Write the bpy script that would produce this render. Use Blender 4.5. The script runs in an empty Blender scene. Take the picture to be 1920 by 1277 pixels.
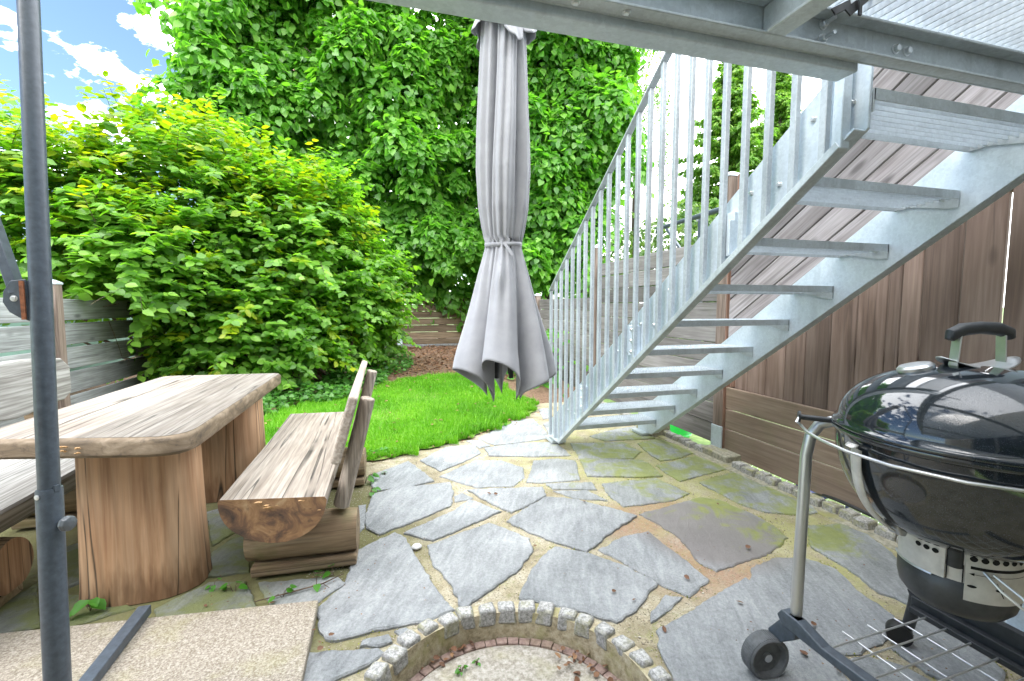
import bpy, bmesh, math, random
import numpy as np
from mathutils import Vector, Matrix
random.seed(7); rng = np.random.default_rng(7)
R = math.radians
scene = bpy.context.scene
col = scene.collection

# ------------------------------------------------------------------ camera, sky, sun, exposure
cam = bpy.data.cameras.new('camera'); camo = bpy.data.objects.new('camera', cam); col.objects.link(camo)
cam.sensor_width = 36.0; cam.lens = 16.0; cam.clip_start = 0.02; cam.clip_end = 2000
camo.location = (0, 0, 1.2); camo.rotation_euler = (math.pi/2 - 0.077, 0, -0.2761)
scene.camera = camo

SUN_EL, SUN_AZ = R(48), R(-112)            # azimuth from +Y towards +X
sd = Vector((math.sin(SUN_AZ)*math.cos(SUN_EL), math.cos(SUN_AZ)*math.cos(SUN_EL), math.sin(SUN_EL)))
sun = bpy.data.lights.new('sun', 'SUN'); suno = bpy.data.objects.new('sun', sun); col.objects.link(suno)
sun.energy = 0.9; sun.angle = R(40); sun.color = (1.0, 0.96, 0.90)
suno.rotation_euler = sd.to_track_quat('Z', 'Y').to_euler()

world = bpy.data.worlds.new('World'); scene.world = world; world.use_nodes = True
wn = world.node_tree.nodes; wl = world.node_tree.links; wn.clear()
def W(t, **k):
    n = wn.new(t)
    for a, b in k.items(): setattr(n, a, b)
    return n
sky = W('ShaderNodeTexSky', sky_type='NISHITA', sun_disc=False, sun_elevation=SUN_EL, sun_rotation=SUN_AZ, air_density=1.0, dust_density=0.1, ozone_density=3.0)
bg1 = W('ShaderNodeBackground'); bg1.inputs[1].default_value = 0.047
wl.new(sky.outputs[0], bg1.inputs[0])
bg2 = W('ShaderNodeBackground'); bg2.inputs[0].default_value = (0.93, 0.96, 1.0, 1); bg2.inputs[1].default_value = 1.18
tc = W('ShaderNodeTexCoord'); sep = W('ShaderNodeSeparateXYZ'); wl.new(tc.outputs['Generated'], sep.inputs[0])
n1 = W('ShaderNodeTexNoise'); n1.inputs['Scale'].default_value = 7.0; n1.inputs['Detail'].default_value = 8; n1.inputs['Roughness'].default_value = 0.58
mp = W('ShaderNodeMapping'); mp.inputs['Scale'].default_value = (1, 1, 1.9); mp.inputs['Location'].default_value = (0.3, 0.1, 0.22)
wl.new(tc.outputs['Generated'], mp.inputs[0]); wl.new(mp.outputs[0], n1.inputs[0])
# more cloud to the right (east) and overhead
m1 = W('ShaderNodeMath', operation='MULTIPLY_ADD'); wl.new(sep.outputs[0], m1.inputs[0]); m1.inputs[1].default_value = 0.27; wl.new(n1.outputs[0], m1.inputs[2])
m2 = W('ShaderNodeMath', operation='MULTIPLY_ADD'); wl.new(sep.outputs[2], m2.inputs[0]); m2.inputs[1].default_value = 0.10; wl.new(m1.outputs[0], m2.inputs[2])
rp = W('ShaderNodeMapRange'); rp.inputs[1].default_value = 0.435; rp.inputs[2].default_value = 0.50; wl.new(m2.outputs[0], rp.inputs[0])
mx = W('ShaderNodeMixShader'); wl.new(rp.outputs[0], mx.inputs[0]); wl.new(bg1.outputs[0], mx.inputs[1]); wl.new(bg2.outputs[0], mx.inputs[2])
wo = W('ShaderNodeOutputWorld'); wl.new(mx.outputs[0], wo.inputs[0])

vs = scene.view_settings
vs.view_transform = 'Standard'; vs.look = 'None'; vs.gamma = 1.0; vs.exposure = 2.72; vs.use_curve_mapping = False
scene.cycles.max_bounces = 8; scene.cycles.transparent_max_bounces = 8
scene.cycles.use_denoising = True

# ------------------------------------------------------------------ materials
class Mat:
    """small node-tree builder"""
    def __init__(s, name):
        s.m = bpy.data.materials.new(name); s.m.use_nodes = True
        s.n = s.m.node_tree.nodes; s.l = s.m.node_tree.links; s.n.clear()
        s.out = s.n.new('ShaderNodeOutputMaterial')
        s.b = s.n.new('ShaderNodeBsdfPrincipled'); s.l.new(s.b.outputs[0], s.out.inputs[0])
        s.tc = s.n.new('ShaderNodeTexCoord'); s.geo = s.n.new('ShaderNodeNewGeometry')
        s.co = s.tc.outputs['Object']; s.isl = s.geo.outputs['Random Per Island']
    def node(s, t, ins=(), **k):
        n = s.n.new(t)
        for a, b in k.items(): setattr(n, a, b)
        for i, v in (ins.items() if isinstance(ins, dict) else enumerate(ins)):
            if v is None: continue
            if hasattr(v, 'links'): s.l.new(v, n.inputs[i])
            else: n.inputs[i].default_value = v
        return n
    def map(s, scale=(1,1,1), rot=(0,0,0), loc=(0,0,0), co=None):
        return s.node('ShaderNodeMapping', {0: co or s.co, 'Scale': scale, 'Rotation': rot, 'Location': loc}).outputs[0]
    def noise(s, scale, detail=4, rough=.55, co=None, dist=0):
        return s.node('ShaderNodeTexNoise', {'Vector': co or s.co, 'Scale': scale, 'Detail': detail, 'Roughness': rough, 'Distortion': dist}).outputs[0]
    def vor(s, scale, co=None, feature='F1', out=0, rnd=1):
        return s.node('ShaderNodeTexVoronoi', {'Vector': co or s.co, 'Scale': scale, 'Randomness': rnd}, feature=feature).outputs[out]
    def ramp(s, f, pts):
        n = s.node('ShaderNodeValToRGB', [f]); e = n.color_ramp.elements
        while len(e) < len(pts): e.new(0.5)
        for x, (p, c) in zip(e, pts):
            x.position = p; x.color = (*(c if hasattr(c, '__len__') else (c,c,c)), 1)
        return n.outputs[0]
    def rng(s, f, a, b, c=0., d=1.):
        return s.node('ShaderNodeMapRange', [f, a, b, c, d]).outputs[0]
    def math(s, op, a, b=0., c=0.):
        return s.node('ShaderNodeMath', [a, b, c], operation=op).outputs[0]
    def mix(s, f, a, b, mode='MIX'):
        n = s.node('ShaderNodeMix', data_type='RGBA', blend_type=mode)
        for i, v in ((0, f), (6, a), (7, b)):
            if hasattr(v, 'links'): s.l.new(v, n.inputs[i])
            elif i == 0: n.inputs[0].default_value = v
            else: n.inputs[i].default_value = (*v[:3], 1)
        return n.outputs[2]
    def off(s, co=None, amt=37.):
        """coordinates shifted per loose piece so that no two pieces repeat"""
        v = s.node('ShaderNodeVectorMath', [co or s.co], operation='ADD')
        m = s.node('ShaderNodeMath', [s.isl, amt], operation='MULTIPLY').outputs[0]
        s.l.new(m, v.inputs[1]); return v.outputs[0]
    def sep(s, co=None):
        return s.node('ShaderNodeSeparateXYZ', [co or s.co]).outputs
    def spot(s, c, r, soft=.5):
        d = s.node('ShaderNodeVectorMath', [s.co, c], operation='DISTANCE').outputs['Value']
        return s.rng(d, r, r*(1-soft), 0, 1)
    def bump(s, h, strength=.3, dist=.01):
        n = s.node('ShaderNodeBump', {'Strength': strength, 'Distance': dist, 'Height': h})
        s.l.new(n.outputs[0], s.b.inputs['Normal'])
    def set(s, **k):
        for a, v in k.items():
            i = s.b.inputs[a.replace('_', ' ')]
            if hasattr(v, 'links'): s.l.new(v, i)
            elif hasattr(v, '__len__') and len(v) == 3 and i.type == 'RGBA': i.default_value = (*v, 1)
            else: i.default_value = v
        return s

def wood(name, cols, axis, scale=1.0, rough=.8, crack=.55, moss=0., isl=.35, bump=.35, fine=.75, rot=(0,0,0), knots=False, wave=0.):
    """weathered timber, grain along the axis 0/1/2"""
    m = Mat(name); sc = [26*scale]*3; sc[axis] = 1.6*scale
    co = m.off(m.map((1,1,1), rot) if any(rot) else None); g = m.map(tuple(sc), co=co)
    n1 = m.noise(1.0, 6, .65, g, .6)
    sc2 = [90*scale]*3; sc2[axis] = 3.0*scale
    n2 = m.noise(1.0, 3, .6, m.map(tuple(sc2), co=co))
    big = m.noise(2.2, 3, .5, co)
    f = m.math('ADD', m.math('MULTIPLY', n1, .65), m.math('MULTIPLY', big, .35))
    c = m.ramp(f, [(.30, cols[0]), (.48, cols[1]), (.66, cols[2])])
    c = m.mix(m.rng(n2, .38, .62, 0, fine), c, (0.38, 0.35, 0.33), 'MULTIPLY')
    v = m.node('ShaderNodeCombineColor', [m.rng(m.isl, 0, 1, 1-isl, 1+isl*.45)]*3).outputs[0]
    c = m.mix(1.0, c, v, 'MULTIPLY')
    sc3 = [11*scale]*3; sc3[axis] = .32*scale
    k = m.noise(1.0, 2, .5, m.map(tuple(sc3), co=co, loc=(3, 5, 2)), .4)
    kk = m.rng(m.math('ABSOLUTE', m.math('SUBTRACT', k, .5)), 0, .014, 1, 0)
    kk = m.math('MULTIPLY', kk, m.rng(m.noise(3., 2, .5, co), .36, .48, 0, crack))
    c = m.mix(kk, c, (.02, .016, .012))
    if wave:
        s5 = [3.2*scale]*3; s5[axis] = .34*scale
        wv = m.node('ShaderNodeTexWave', {'Vector': m.map(tuple(s5), (.3,.2,.4), co=co), 'Scale': 2.6, 'Distortion': 7.0, 'Detail': 3.0, 'Detail Scale': 1.2}).outputs[1]
        c = m.mix(m.rng(wv, .55, .95, 0, wave), c, (.52, .46, .41), 'MULTIPLY')
    if knots:
        s4 = [4.5]*3; s4[axis] = 1.7; kd = m.vor(1.0, m.map(tuple(s4), co=co, loc=(1,2,3)))
        c = m.mix(m.rng(kd, .12, .05, 0, .75), c, tuple(x*.38 for x in cols[0]))
    if moss: c = m.mix(m.math('MULTIPLY', m.rng(m.noise(7, 4, .6), .5, .68), moss), c, (.10, .13, .03))
    m.set(Base_Color=c, Roughness=rough)
    h = m.math('SUBTRACT', m.math('ADD', m.math('MULTIPLY', n1, .5), m.math('MULTIPLY', n2, .4)), m.math('MULTIPLY', kk, 1.2))
    m.bump(h, bump, .004); return m.m

M = {}
def simple(name, c, rough=.5, metal=0., nz=0., sc=30., **k):
    m = Mat(name); cc = c
    if nz:
        n = m.noise(sc, 5, .6)
        cc = m.mix(m.rng(n, .3, .7, 0, 1), tuple(x*(1-nz) for x in c), tuple(min(1, x*(1+nz)) for x in c))
        m.bump(n, .12, .003)
    m.set(Base_Color=cc, Roughness=rough, Metallic=metal, **k); M[name] = m.m; return m.m

def galv(name, base, dark, metal=.35, rough=.48, dirt=.5, moss=0.):
    m = Mat(name)
    sp = m.vor(95, out=1); spv = m.node('ShaderNodeSeparateColor', [sp]).outputs[0]
    big = m.noise(3.5, 5, .6); fine = m.noise(160, 3, .6)
    f = m.math('ADD', m.math('MULTIPLY', spv, .12), m.math('ADD', m.math('MULTIPLY', big, .6), m.math('MULTIPLY', fine, .2)))
    c = m.ramp(f, [(.32, dark), (.62, base)])
    st = m.noise(1.0, 4, .6, m.map((14, 14, 1.6)))
    c = m.mix(m.rng(st, .52, .72, 0, dirt), c, tuple(x*.45 for x in dark))
    if moss:
        c = m.mix(m.math('MULTIPLY', m.rng(m.noise(9, 5, .65), .52, .7), moss), c, (.10, .12, .06))
    m.set(Base_Color=c, Metallic=metal, Roughness=m.rng(big, .3, .7, rough-.1, rough+.12))
    m.bump(f, .08, .002); M[name] = m.m

galv('zinc', (.64, .715, .77), (.47, .535, .585), dirt=.22)
galv('zinc_beam', (.58, .635, .66), (.41, .455, .475), dirt=.35)
galv('zinc_tread', (.58, .635, .665), (.43, .47, .49), dirt=.35, moss=.15)
galv('zinc_bar', (.50, .55, .58), (.33, .365, .39), metal=.3, dirt=.4)
galv('zinc_bright', (.69, .75, .80), (.52, .575, .62), metal=.3, dirt=.3)
M['table_top'] = wood('table_top', [(.16,.13,.105), (.26,.228,.195), (.345,.318,.285)], 1, 1.0, .75, .8, fine=.5, wave=.35)
M['table_leg'] = wood('table_leg', [(.29,.15,.078), (.46,.28,.16), (.55,.385,.25)], 2, .7, .75, .95, fine=.35, wave=.3)
def damp_foot(m):
    nt = m.node_tree; b_ = next(n for n in nt.nodes if n.type == 'BSDF_PRINCIPLED'); src = b_.inputs['Base Color'].links[0].from_socket
    N = nt.nodes.new; t = N('ShaderNodeTexCoord'); s_ = N('ShaderNodeSeparateXYZ'); nz = N('ShaderNodeTexNoise'); nz.inputs['Scale'].default_value = 9; nz.inputs['Detail'].default_value = 6
    mp_ = N('ShaderNodeMapping'); mp_.inputs['Scale'].default_value = (3, 3, .5); nt.links.new(t.outputs['Object'], mp_.inputs[0]); nt.links.new(mp_.outputs[0], nz.inputs[0])
    nt.links.new(t.outputs['Object'], s_.inputs[0]); a = N('ShaderNodeMath'); a.operation = 'MULTIPLY_ADD'; nt.links.new(nz.outputs[0], a.inputs[0]); a.inputs[1].default_value = -.45; nt.links.new(s_.outputs[2], a.inputs[2])
    r_ = N('ShaderNodeMapRange'); nt.links.new(a.outputs[0], r_.inputs[0]); r_.inputs[1].default_value = -.19; r_.inputs[2].default_value = -.08; r_.inputs[3].default_value = .7; r_.inputs[4].default_value = 0
    x = N('ShaderNodeMix'); x.data_type = 'RGBA'; x.blend_type = 'MULTIPLY'; nt.links.new(r_.outputs[0], x.inputs[0]); nt.links.new(src, x.inputs[6]); x.inputs[7].default_value = (.36, .28, .22, 1); nt.links.new(x.outputs[2], b_.inputs['Base Color'])
damp_foot(M['table_leg'])
M['bench_top'] = wood('bench_top', [(.18,.145,.11), (.32,.275,.23), (.41,.37,.32)], 1, 1.0, .75, .95, fine=.5, wave=.35)
M['bench_log'] = wood('bench_log', [(.18,.115,.065), (.33,.235,.14), (.42,.335,.23)], 0, .8, .8, .7, .35, fine=.45)
M['bench_back'] = wood('bench_back', [(.20,.155,.11), (.36,.30,.24), (.46,.41,.35)], 2, .9, .75, .4)
M['back_slab'] = wood('back_slab', [(.20,.16,.12), (.36,.305,.25), (.46,.415,.36)], 1, .9, .75, .15, fine=.5)
M['grey_plank'] = wood('grey_plank', [(.15,.16,.165), (.25,.265,.27), (.36,.375,.38)], 1, .8, .85, .5, .05, .3, fine=.5, knots=True)
M['grey_bench'] = wood('grey_bench', [(.24,.23,.215), (.38,.37,.35), (.48,.47,.45)], 1, .8, .85, .4)
M['dark_plank'] = wood('dark_plank', [(.12,.11,.105), (.20,.187,.18), (.27,.258,.25)], 1, .8, .85, .4, .1, .4, .25, .45, knots=True)
M['low_plank'] = wood('low_plank', [(.13,.09,.062), (.20,.145,.105), (.25,.195,.145)], 1, .7, .85, .2, .12, .45, .25, .3, knots=True)
M['brown_board'] = wood('brown_board', [(.15,.102,.078), (.225,.16,.128), (.28,.21,.172)], 2, .7, .8, .3, 0, .38, .25, .35, knots=True, wave=.5)
M['back_plank'] = wood('back_plank', [(.14,.095,.06), (.235,.165,.105), (.30,.225,.15)], 0, .8, .85, .3, .1, .35)
M['post_wood'] = wood('post_wood', [(.17,.125,.10), (.27,.205,.165), (.34,.275,.235)], 2, .9, .8, .4)
M['red_wood'] = wood('red_wood', [(.20,.10,.065), (.29,.165,.115), (.35,.22,.155)], 2, .9, .8, .3)

def slant_mat():
    m = wood('slant_board', [(.17,.15,.15), (.27,.247,.25), (.36,.34,.345)], 1, .75, .85, .3, 0, .45, .25, .5, (math.atan(.66),0,0), True, .2); return m
M['slant_board'] = slant_mat()

def endgrain():
    m = Mat('end_grain'); n = m.noise(9, 6, .62, dist=1.2); n2 = m.noise(30, 4, .6)
    c = m.ramp(n, [(.30, (.03,.022,.017)), (.46, (.115,.062,.034)), (.58, (.235,.13,.06)), (.74, (.35,.25,.14))])
    c = m.mix(m.rng(n2, .58, .75, 0, .7), c, (.03,.02,.016))
    m.set(Base_Color=c, Roughness=.8); m.bump(n2, .3, .004); return m.m
M['end_grain'] = endgrain()
def table_edge():
    m = Mat('table_edge'); n = m.noise(6, 6, .65, m.map((1, 1, 3)), dist=.8); n2 = m.noise(40, 4, .6)
    c = m.ramp(n, [(.3, (.06,.045,.032)), (.5, (.17,.125,.08)), (.7, (.29,.23,.165))])
    c = m.mix(m.rng(n2, .56, .75, 0, .6), c, (.04,.03,.022))
    m.set(Base_Color=c, Roughness=.8); m.bump(n2, .3, .004); return m.m
M['table_edge'] = table_edge()

def slate():
    m = Mat('slate'); ang = m.math('MULTIPLY', m.isl, 25.)
    co = m.off(m.node('ShaderNodeVectorRotate', {'Vector': m.co, 'Angle': ang}, rotation_type='Z_AXIS').outputs[0])
    big = m.noise(2.6, 5, .6, co, .5); fine = m.noise(85, 6, .8, co); streak = m.noise(1, 7, .7, m.map((6, 30, 6), (0, 0, .5), co=co), .5)
    f = m.math('ADD', m.math('MULTIPLY', big, .32), m.math('ADD', m.math('MULTIPLY', streak, .30), m.math('MULTIPLY', fine, .38)))
    c = m.ramp(f, [(.37, (.15,.160,.165)), (.5, (.292,.303,.310)), (.61, (.425,.435,.44))])
    t = m.node('ShaderNodeCombineColor', [m.rng(m.isl, 0, 1, .74, 1.16), m.rng(m.isl, 0, 1, .78, 1.14), m.rng(m.isl, 0, 1, .82, 1.11)]).outputs[0]
    c = m.mix(1., c, t, 'MULTIPLY')
    sp = m.vor(240, co); c = m.mix(m.rng(sp, .13, .06, 0, .55), c, (.50,.52,.53))
    # rusty-violet stone
    pur = m.spot((1.66, 1.98, 0), .44, .3)
    c = m.mix(m.math('MULTIPLY', pur, .75), c, (.19,.165,.155))
    # moss: wet corner near the stair foot and along the right edge, and under the bench and table
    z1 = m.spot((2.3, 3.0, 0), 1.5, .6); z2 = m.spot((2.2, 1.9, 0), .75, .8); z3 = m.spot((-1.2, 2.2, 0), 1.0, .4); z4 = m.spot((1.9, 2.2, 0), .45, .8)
    z = m.math('MAXIMUM', m.math('MAXIMUM', z1, z2), m.math('MAXIMUM', z3, z4))
    mo = m.noise(6, 6, .65, dist=.6)
    c = m.mix(m.math('MULTIPLY', z, .16), c, (.20,.23,.14)); k = m.rng(m.math('ADD', mo, m.math('MULTIPLY', z, .36)), .74, .90, 0, .75)
    c = m.mix(k, c, m.mix(m.noise(25, 4, .6), (.16,.20,.04), (.33,.36,.07)))
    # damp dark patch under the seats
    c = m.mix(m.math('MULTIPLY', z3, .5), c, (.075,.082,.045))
    m.set(Base_Color=c, Roughness=m.rng(fine, .3, .7, .72, .92), Specular_IOR_Level=.25)
    m.bump(m.math('ADD', m.math('MULTIPLY', f, 1.2), m.math('MULTIPLY', fine, .5)), .85, .012); return m.m
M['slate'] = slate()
def mortar():
    m = Mat('mortar'); a = m.noise(5, 6, .65); b = m.noise(45, 5, .7); g = m.noise(140, 3, .7)
    c = m.ramp(a, [(.32, (.19,.16,.095)), (.5, (.345,.305,.215)), (.68, (.46,.43,.35))])
    c = m.mix(m.rng(g, .45, .62, 0, .75), c, (.20,.165,.095)); c = m.mix(m.rng(m.vor(60), .16, .08, 0, .6), c, (.52,.49,.43)); c = m.mix(m.rng(m.noise(16, 5, .7, dist=.8), .56, .68, 0, .7), c, (.17,.18,.06))
    z1 = m.spot((2.1, 3.0, 0), 1.8, .8); z2 = m.spot((2.3, 1.6, 0), 1.0, .8)
    z = m.math('MAXIMUM', z1, z2)
    k = m.rng(m.math('ADD', m.noise(7, 5, .6), m.math('MULTIPLY', z, .34)), .58, .86, 0, .75)
    c = m.mix(k, c, m.mix(b, (.23,.24,.07), (.39,.38,.17)))
    r = m.math('MAXIMUM', m.math('MAXIMUM', m.spot((1.35, 1.75, 0), .34, .5), m.spot((1.55, 1.50, 0), .32, .5)), m.math('MAXIMUM', m.spot((1.3, 2.2, 0), .28, .5), m.spot((1.55, 2.30, 0), .25, .5)))
    c = m.mix(m.math('MULTIPLY', r, m.rng(b, .3, .6, .3, .7)), c, (.28,.155,.10))
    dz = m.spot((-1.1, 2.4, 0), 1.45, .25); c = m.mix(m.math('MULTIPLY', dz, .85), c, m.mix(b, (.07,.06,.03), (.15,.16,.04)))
    m.set(Base_Color=c, Roughness=.95); m.bump(m.math('ADD', m.math('MULTIPLY', a, .6), m.math('MULTIPLY', b, .5)), .8, .015); return m.m
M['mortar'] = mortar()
def granite(name, cols, moss=.5, sc=90):
    m = Mat(name); co = m.off(); a = m.noise(sc, 4, .7, co); b = m.noise(8, 4, .6, co)
    c = m.ramp(a, [(.36, cols[0]), (.52, cols[1]), (.66, cols[2])])
    v = m.node('ShaderNodeCombineColor', [m.rng(m.isl, 0, 1, .8, 1.12)]*3).outputs[0]; c = m.mix(1., c, v, 'MULTIPLY')
    c = m.mix(m.math('MULTIPLY', m.rng(b, .5, .68), moss), c, (.26,.25,.09))
    m.set(Base_Color=c, Roughness=.85); m.bump(m.math('ADD', a, m.math('MULTIPLY', b, 1.5)), .5, .006); return m.m
M['granite'] = granite('granite', [(.17,.167,.16), (.33,.327,.315), (.46,.455,.445)], .65)
M['mossy_granite'] = granite('mossy_granite', [(.16,.155,.14), (.33,.32,.29), (.46,.45,.42)], .8)
M['pit_wall'] = granite('pit_wall', [(.24,.20,.12), (.40,.345,.235), (.48,.43,.32)], .75, 40)
M['pit_floor'] = granite('pit_floor', [(.24,.215,.17), (.38,.35,.30), (.49,.46,.41)], .3, 70)
M['brick'] = granite('brick', [(.15,.10,.085), (.23,.16,.135), (.29,.215,.185)], .15, 40)
M['wash_concrete'] = granite('wash_concrete', [(.16,.13,.095), (.31,.27,.215), (.46,.42,.36)], .25, 150)
M['concrete'] = granite('concrete', [(.20,.19,.14), (.33,.31,.23), (.40,.38,.30)], .9, 50)
M['white_stone'] = granite('white_stone', [(.5,.5,.5), (.6,.6,.6), (.7,.7,.7)], .05, 40)

def soil(name, cols, sc=30):
    m = Mat(name); a = m.noise(sc, 6, .7); c = m.ramp(a, [(.3, cols[0]), (.5, cols[1]), (.7, cols[2])])
    m.set(Base_Color=c, Roughness=.95); m.bump(a, .8, .02); M[name] = m.m
soil('soil', [(.07,.04,.024), (.15,.09,.055), (.24,.155,.10)])
soil('turf', [(.06,.12,.012), (.10,.20,.016), (.17,.24,.04)], 22)
soil('meadow', [(.07,.12,.03), (.12,.19,.05), (.20,.25,.09)], 6)

def leaf(name, cols, trans, rough=.42, tw=.45, spec=.5, nzw=.3, sc=2.0):
    m = Mat(name); nz = m.rng(m.noise(sc, 4, .6), .3, .7)
    f = m.math('ADD', m.math('MULTIPLY', m.isl, 1-nzw), m.math('MULTIPLY', nz, nzw))
    c = m.ramp(f, [(.1, cols[0]), (.5, cols[1]), (.9, cols[2])])
    m.set(Base_Color=c, Roughness=rough, Specular_IOR_Level=spec)
    t = m.node('ShaderNodeBsdfTranslucent'); tcol = m.mix(1., c, trans, 'MULTIPLY'); m.l.new(tcol, t.inputs[0])
    x = m.node('ShaderNodeMixShader', {0: tw, 1: m.b.outputs[0], 2: t.outputs[0]}); m.l.new(x.outputs[0], m.out.inputs[0])
    M[name] = m.m
leaf('lime_leaf', [(.065,.18,.024), (.12,.285,.042), (.21,.40,.065)], (1.6, 2.0, .6), .36, .5)
leaf('lime_leaf_right', [(.055,.16,.022), (.11,.27,.04), (.20,.38,.06)], (1.6, 2.0, .6), .36, .5)
leaf('hornbeam_leaf', [(.065,.165,.024), (.135,.29,.038), (.23,.41,.06)], (1.8, 2.0, .5), tw=.5)
leaf('yellow_leaf', [(.13,.24,.012), (.23,.33,.015), (.36,.40,.02)], (1.6, 1.7, .4), tw=.5)
leaf('spruce_needle', [(.09,.20,.035), (.16,.31,.05), (.28,.42,.07)], (1.2, 1.5, .6), .5, .42)
leaf('birch_leaf', [(.08,.17,.04), (.15,.26,.07), (.22,.33,.10)], (1.4, 1.6, .6))
leaf('weed_leaf', [(.05,.18,.02), (.09,.28,.03), (.16,.36,.05)], (1.5, 1.8, .6))
leaf('ivy_leaf', [(.04,.13,.025), (.075,.20,.035), (.12,.28,.055)], (1.4, 1.8, .8))
leaf('grass_blade', [(.07,.22,.008), (.13,.34,.014), (.24,.45,.035)], (1.3, 1.7, .5), .5, .35, .3, .6, 1.6)
leaf('dry_leaf', [(.09,.045,.025), (.185,.09,.048), (.32,.19,.095)], (1.1, 1., .8), .7, .2)
leaf('fence_bush_leaf', [(.05,.12,.03), (.11,.20,.05), (.20,.28,.08)], (1.4, 1.5, .7))
leaf('moss', [(.08,.10,.012), (.17,.19,.025), (.30,.30,.05)], (1.2, 1.4, .5), .8, .25, .2)
M['grit'] = granite('grit', [(.22,.18,.12), (.38,.33,.25), (.52,.48,.41)], .2, 40)
M['bark'] = wood('bark', [(.035,.026,.02), (.08,.06,.045), (.13,.10,.08)], 2, .6, .9, .5, 0, .1)
M['twig'] = wood('twig', [(.07,.045,.03), (.13,.09,.06), (.18,.13,.09)], 2, .6, .9, .3, 0, .1)
def fabric():
    m = Mat('fabric'); a = m.noise(14, 4, .6); w = m.noise(1, 2, .5, m.map((500, 500, 500)))
    c = m.mix(m.rng(a, .3, .7), (.29,.295,.318), (.35,.355,.378)); 
    m.set(Base_Color=c, Roughness=.85, Sheen_Weight=.2); m.bump(w, .08, .001); return m.m
M['fabric'] = fabric()
simple('anthracite', (.062,.078,.098), .38, .0, .25, 60)
simple('black_plastic', (.025,.028,.032), .45, 0, .3, 40)
simple('grey_knob', (.09,.10,.11), .35)
simple('steel', (.60,.61,.62), .32, .8, .1, 20)
simple('brushed_steel', (.55,.56,.57), .33, .85, .08, 8)
simple('worn_aluminium', (.58,.565,.54), .45, .3, .15, 25)
simple('bolt', (.68,.71,.72), .3, .7)
simple('black_hole', (.004,.004,.004), .9)
simple('wire_black', (.03,.03,.03), .4)
simple('rust', (.25,.09,.04), .8, 0, .5, 80)
simple('fungus', (.42,.25,.11), .7, 0, .35, 60)
simple('green_plastic', (.02,.45,.06), .35)
simple('navy_plastic', (.015,.03,.16), .45)
simple('white_wire', (.75,.77,.75), .4)
simple('rubber', (.012,.012,.013), .5)
simple('plaster', (.60,.55,.49), .9, 0, .08, 30)
simple('window_frame', (.30,.31,.32), .5)
simple('roof_tile', (.22,.10,.07), .8, 0, .3, 30)
simple('pale_render', (.62,.62,.58), .9)
simple('shed_green', (.20,.34,.28), .6, 0, .1, 6)
simple('tyre', (.10,.105,.11), .6, 0, .3, 60)
simple('ash_pot', (.055,.058,.062), .42, .2, .3, 25)
def enamel():
    m = Mat('enamel'); d = m.noise(380, 2, .6); s = m.noise(3, 4, .6); sp = m.vor(150)
    dust = m.math('MULTIPLY', m.rng(d, .60, .72), m.rng(s, .35, .65, .15, .6))
    c = m.mix(dust, (.013,.018,.024), (.16,.16,.155)); c = m.mix(m.rng(sp, .07, .03, 0, .5), c, (.30,.22,.12))
    m.set(Base_Color=c, Roughness=m.rng(s, .3, .7, .05, .12), Coat_Weight=.5, Coat_Roughness=.05, Specular_IOR_Level=.7); return m.m
M['enamel'] = enamel()
def glass():
    m = Mat('window_glass'); m.set(Base_Color=(.02,.025,.03), Roughness=.04, Specular_IOR_Level=.8); return m.m
M['window_glass'] = glass()

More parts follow.
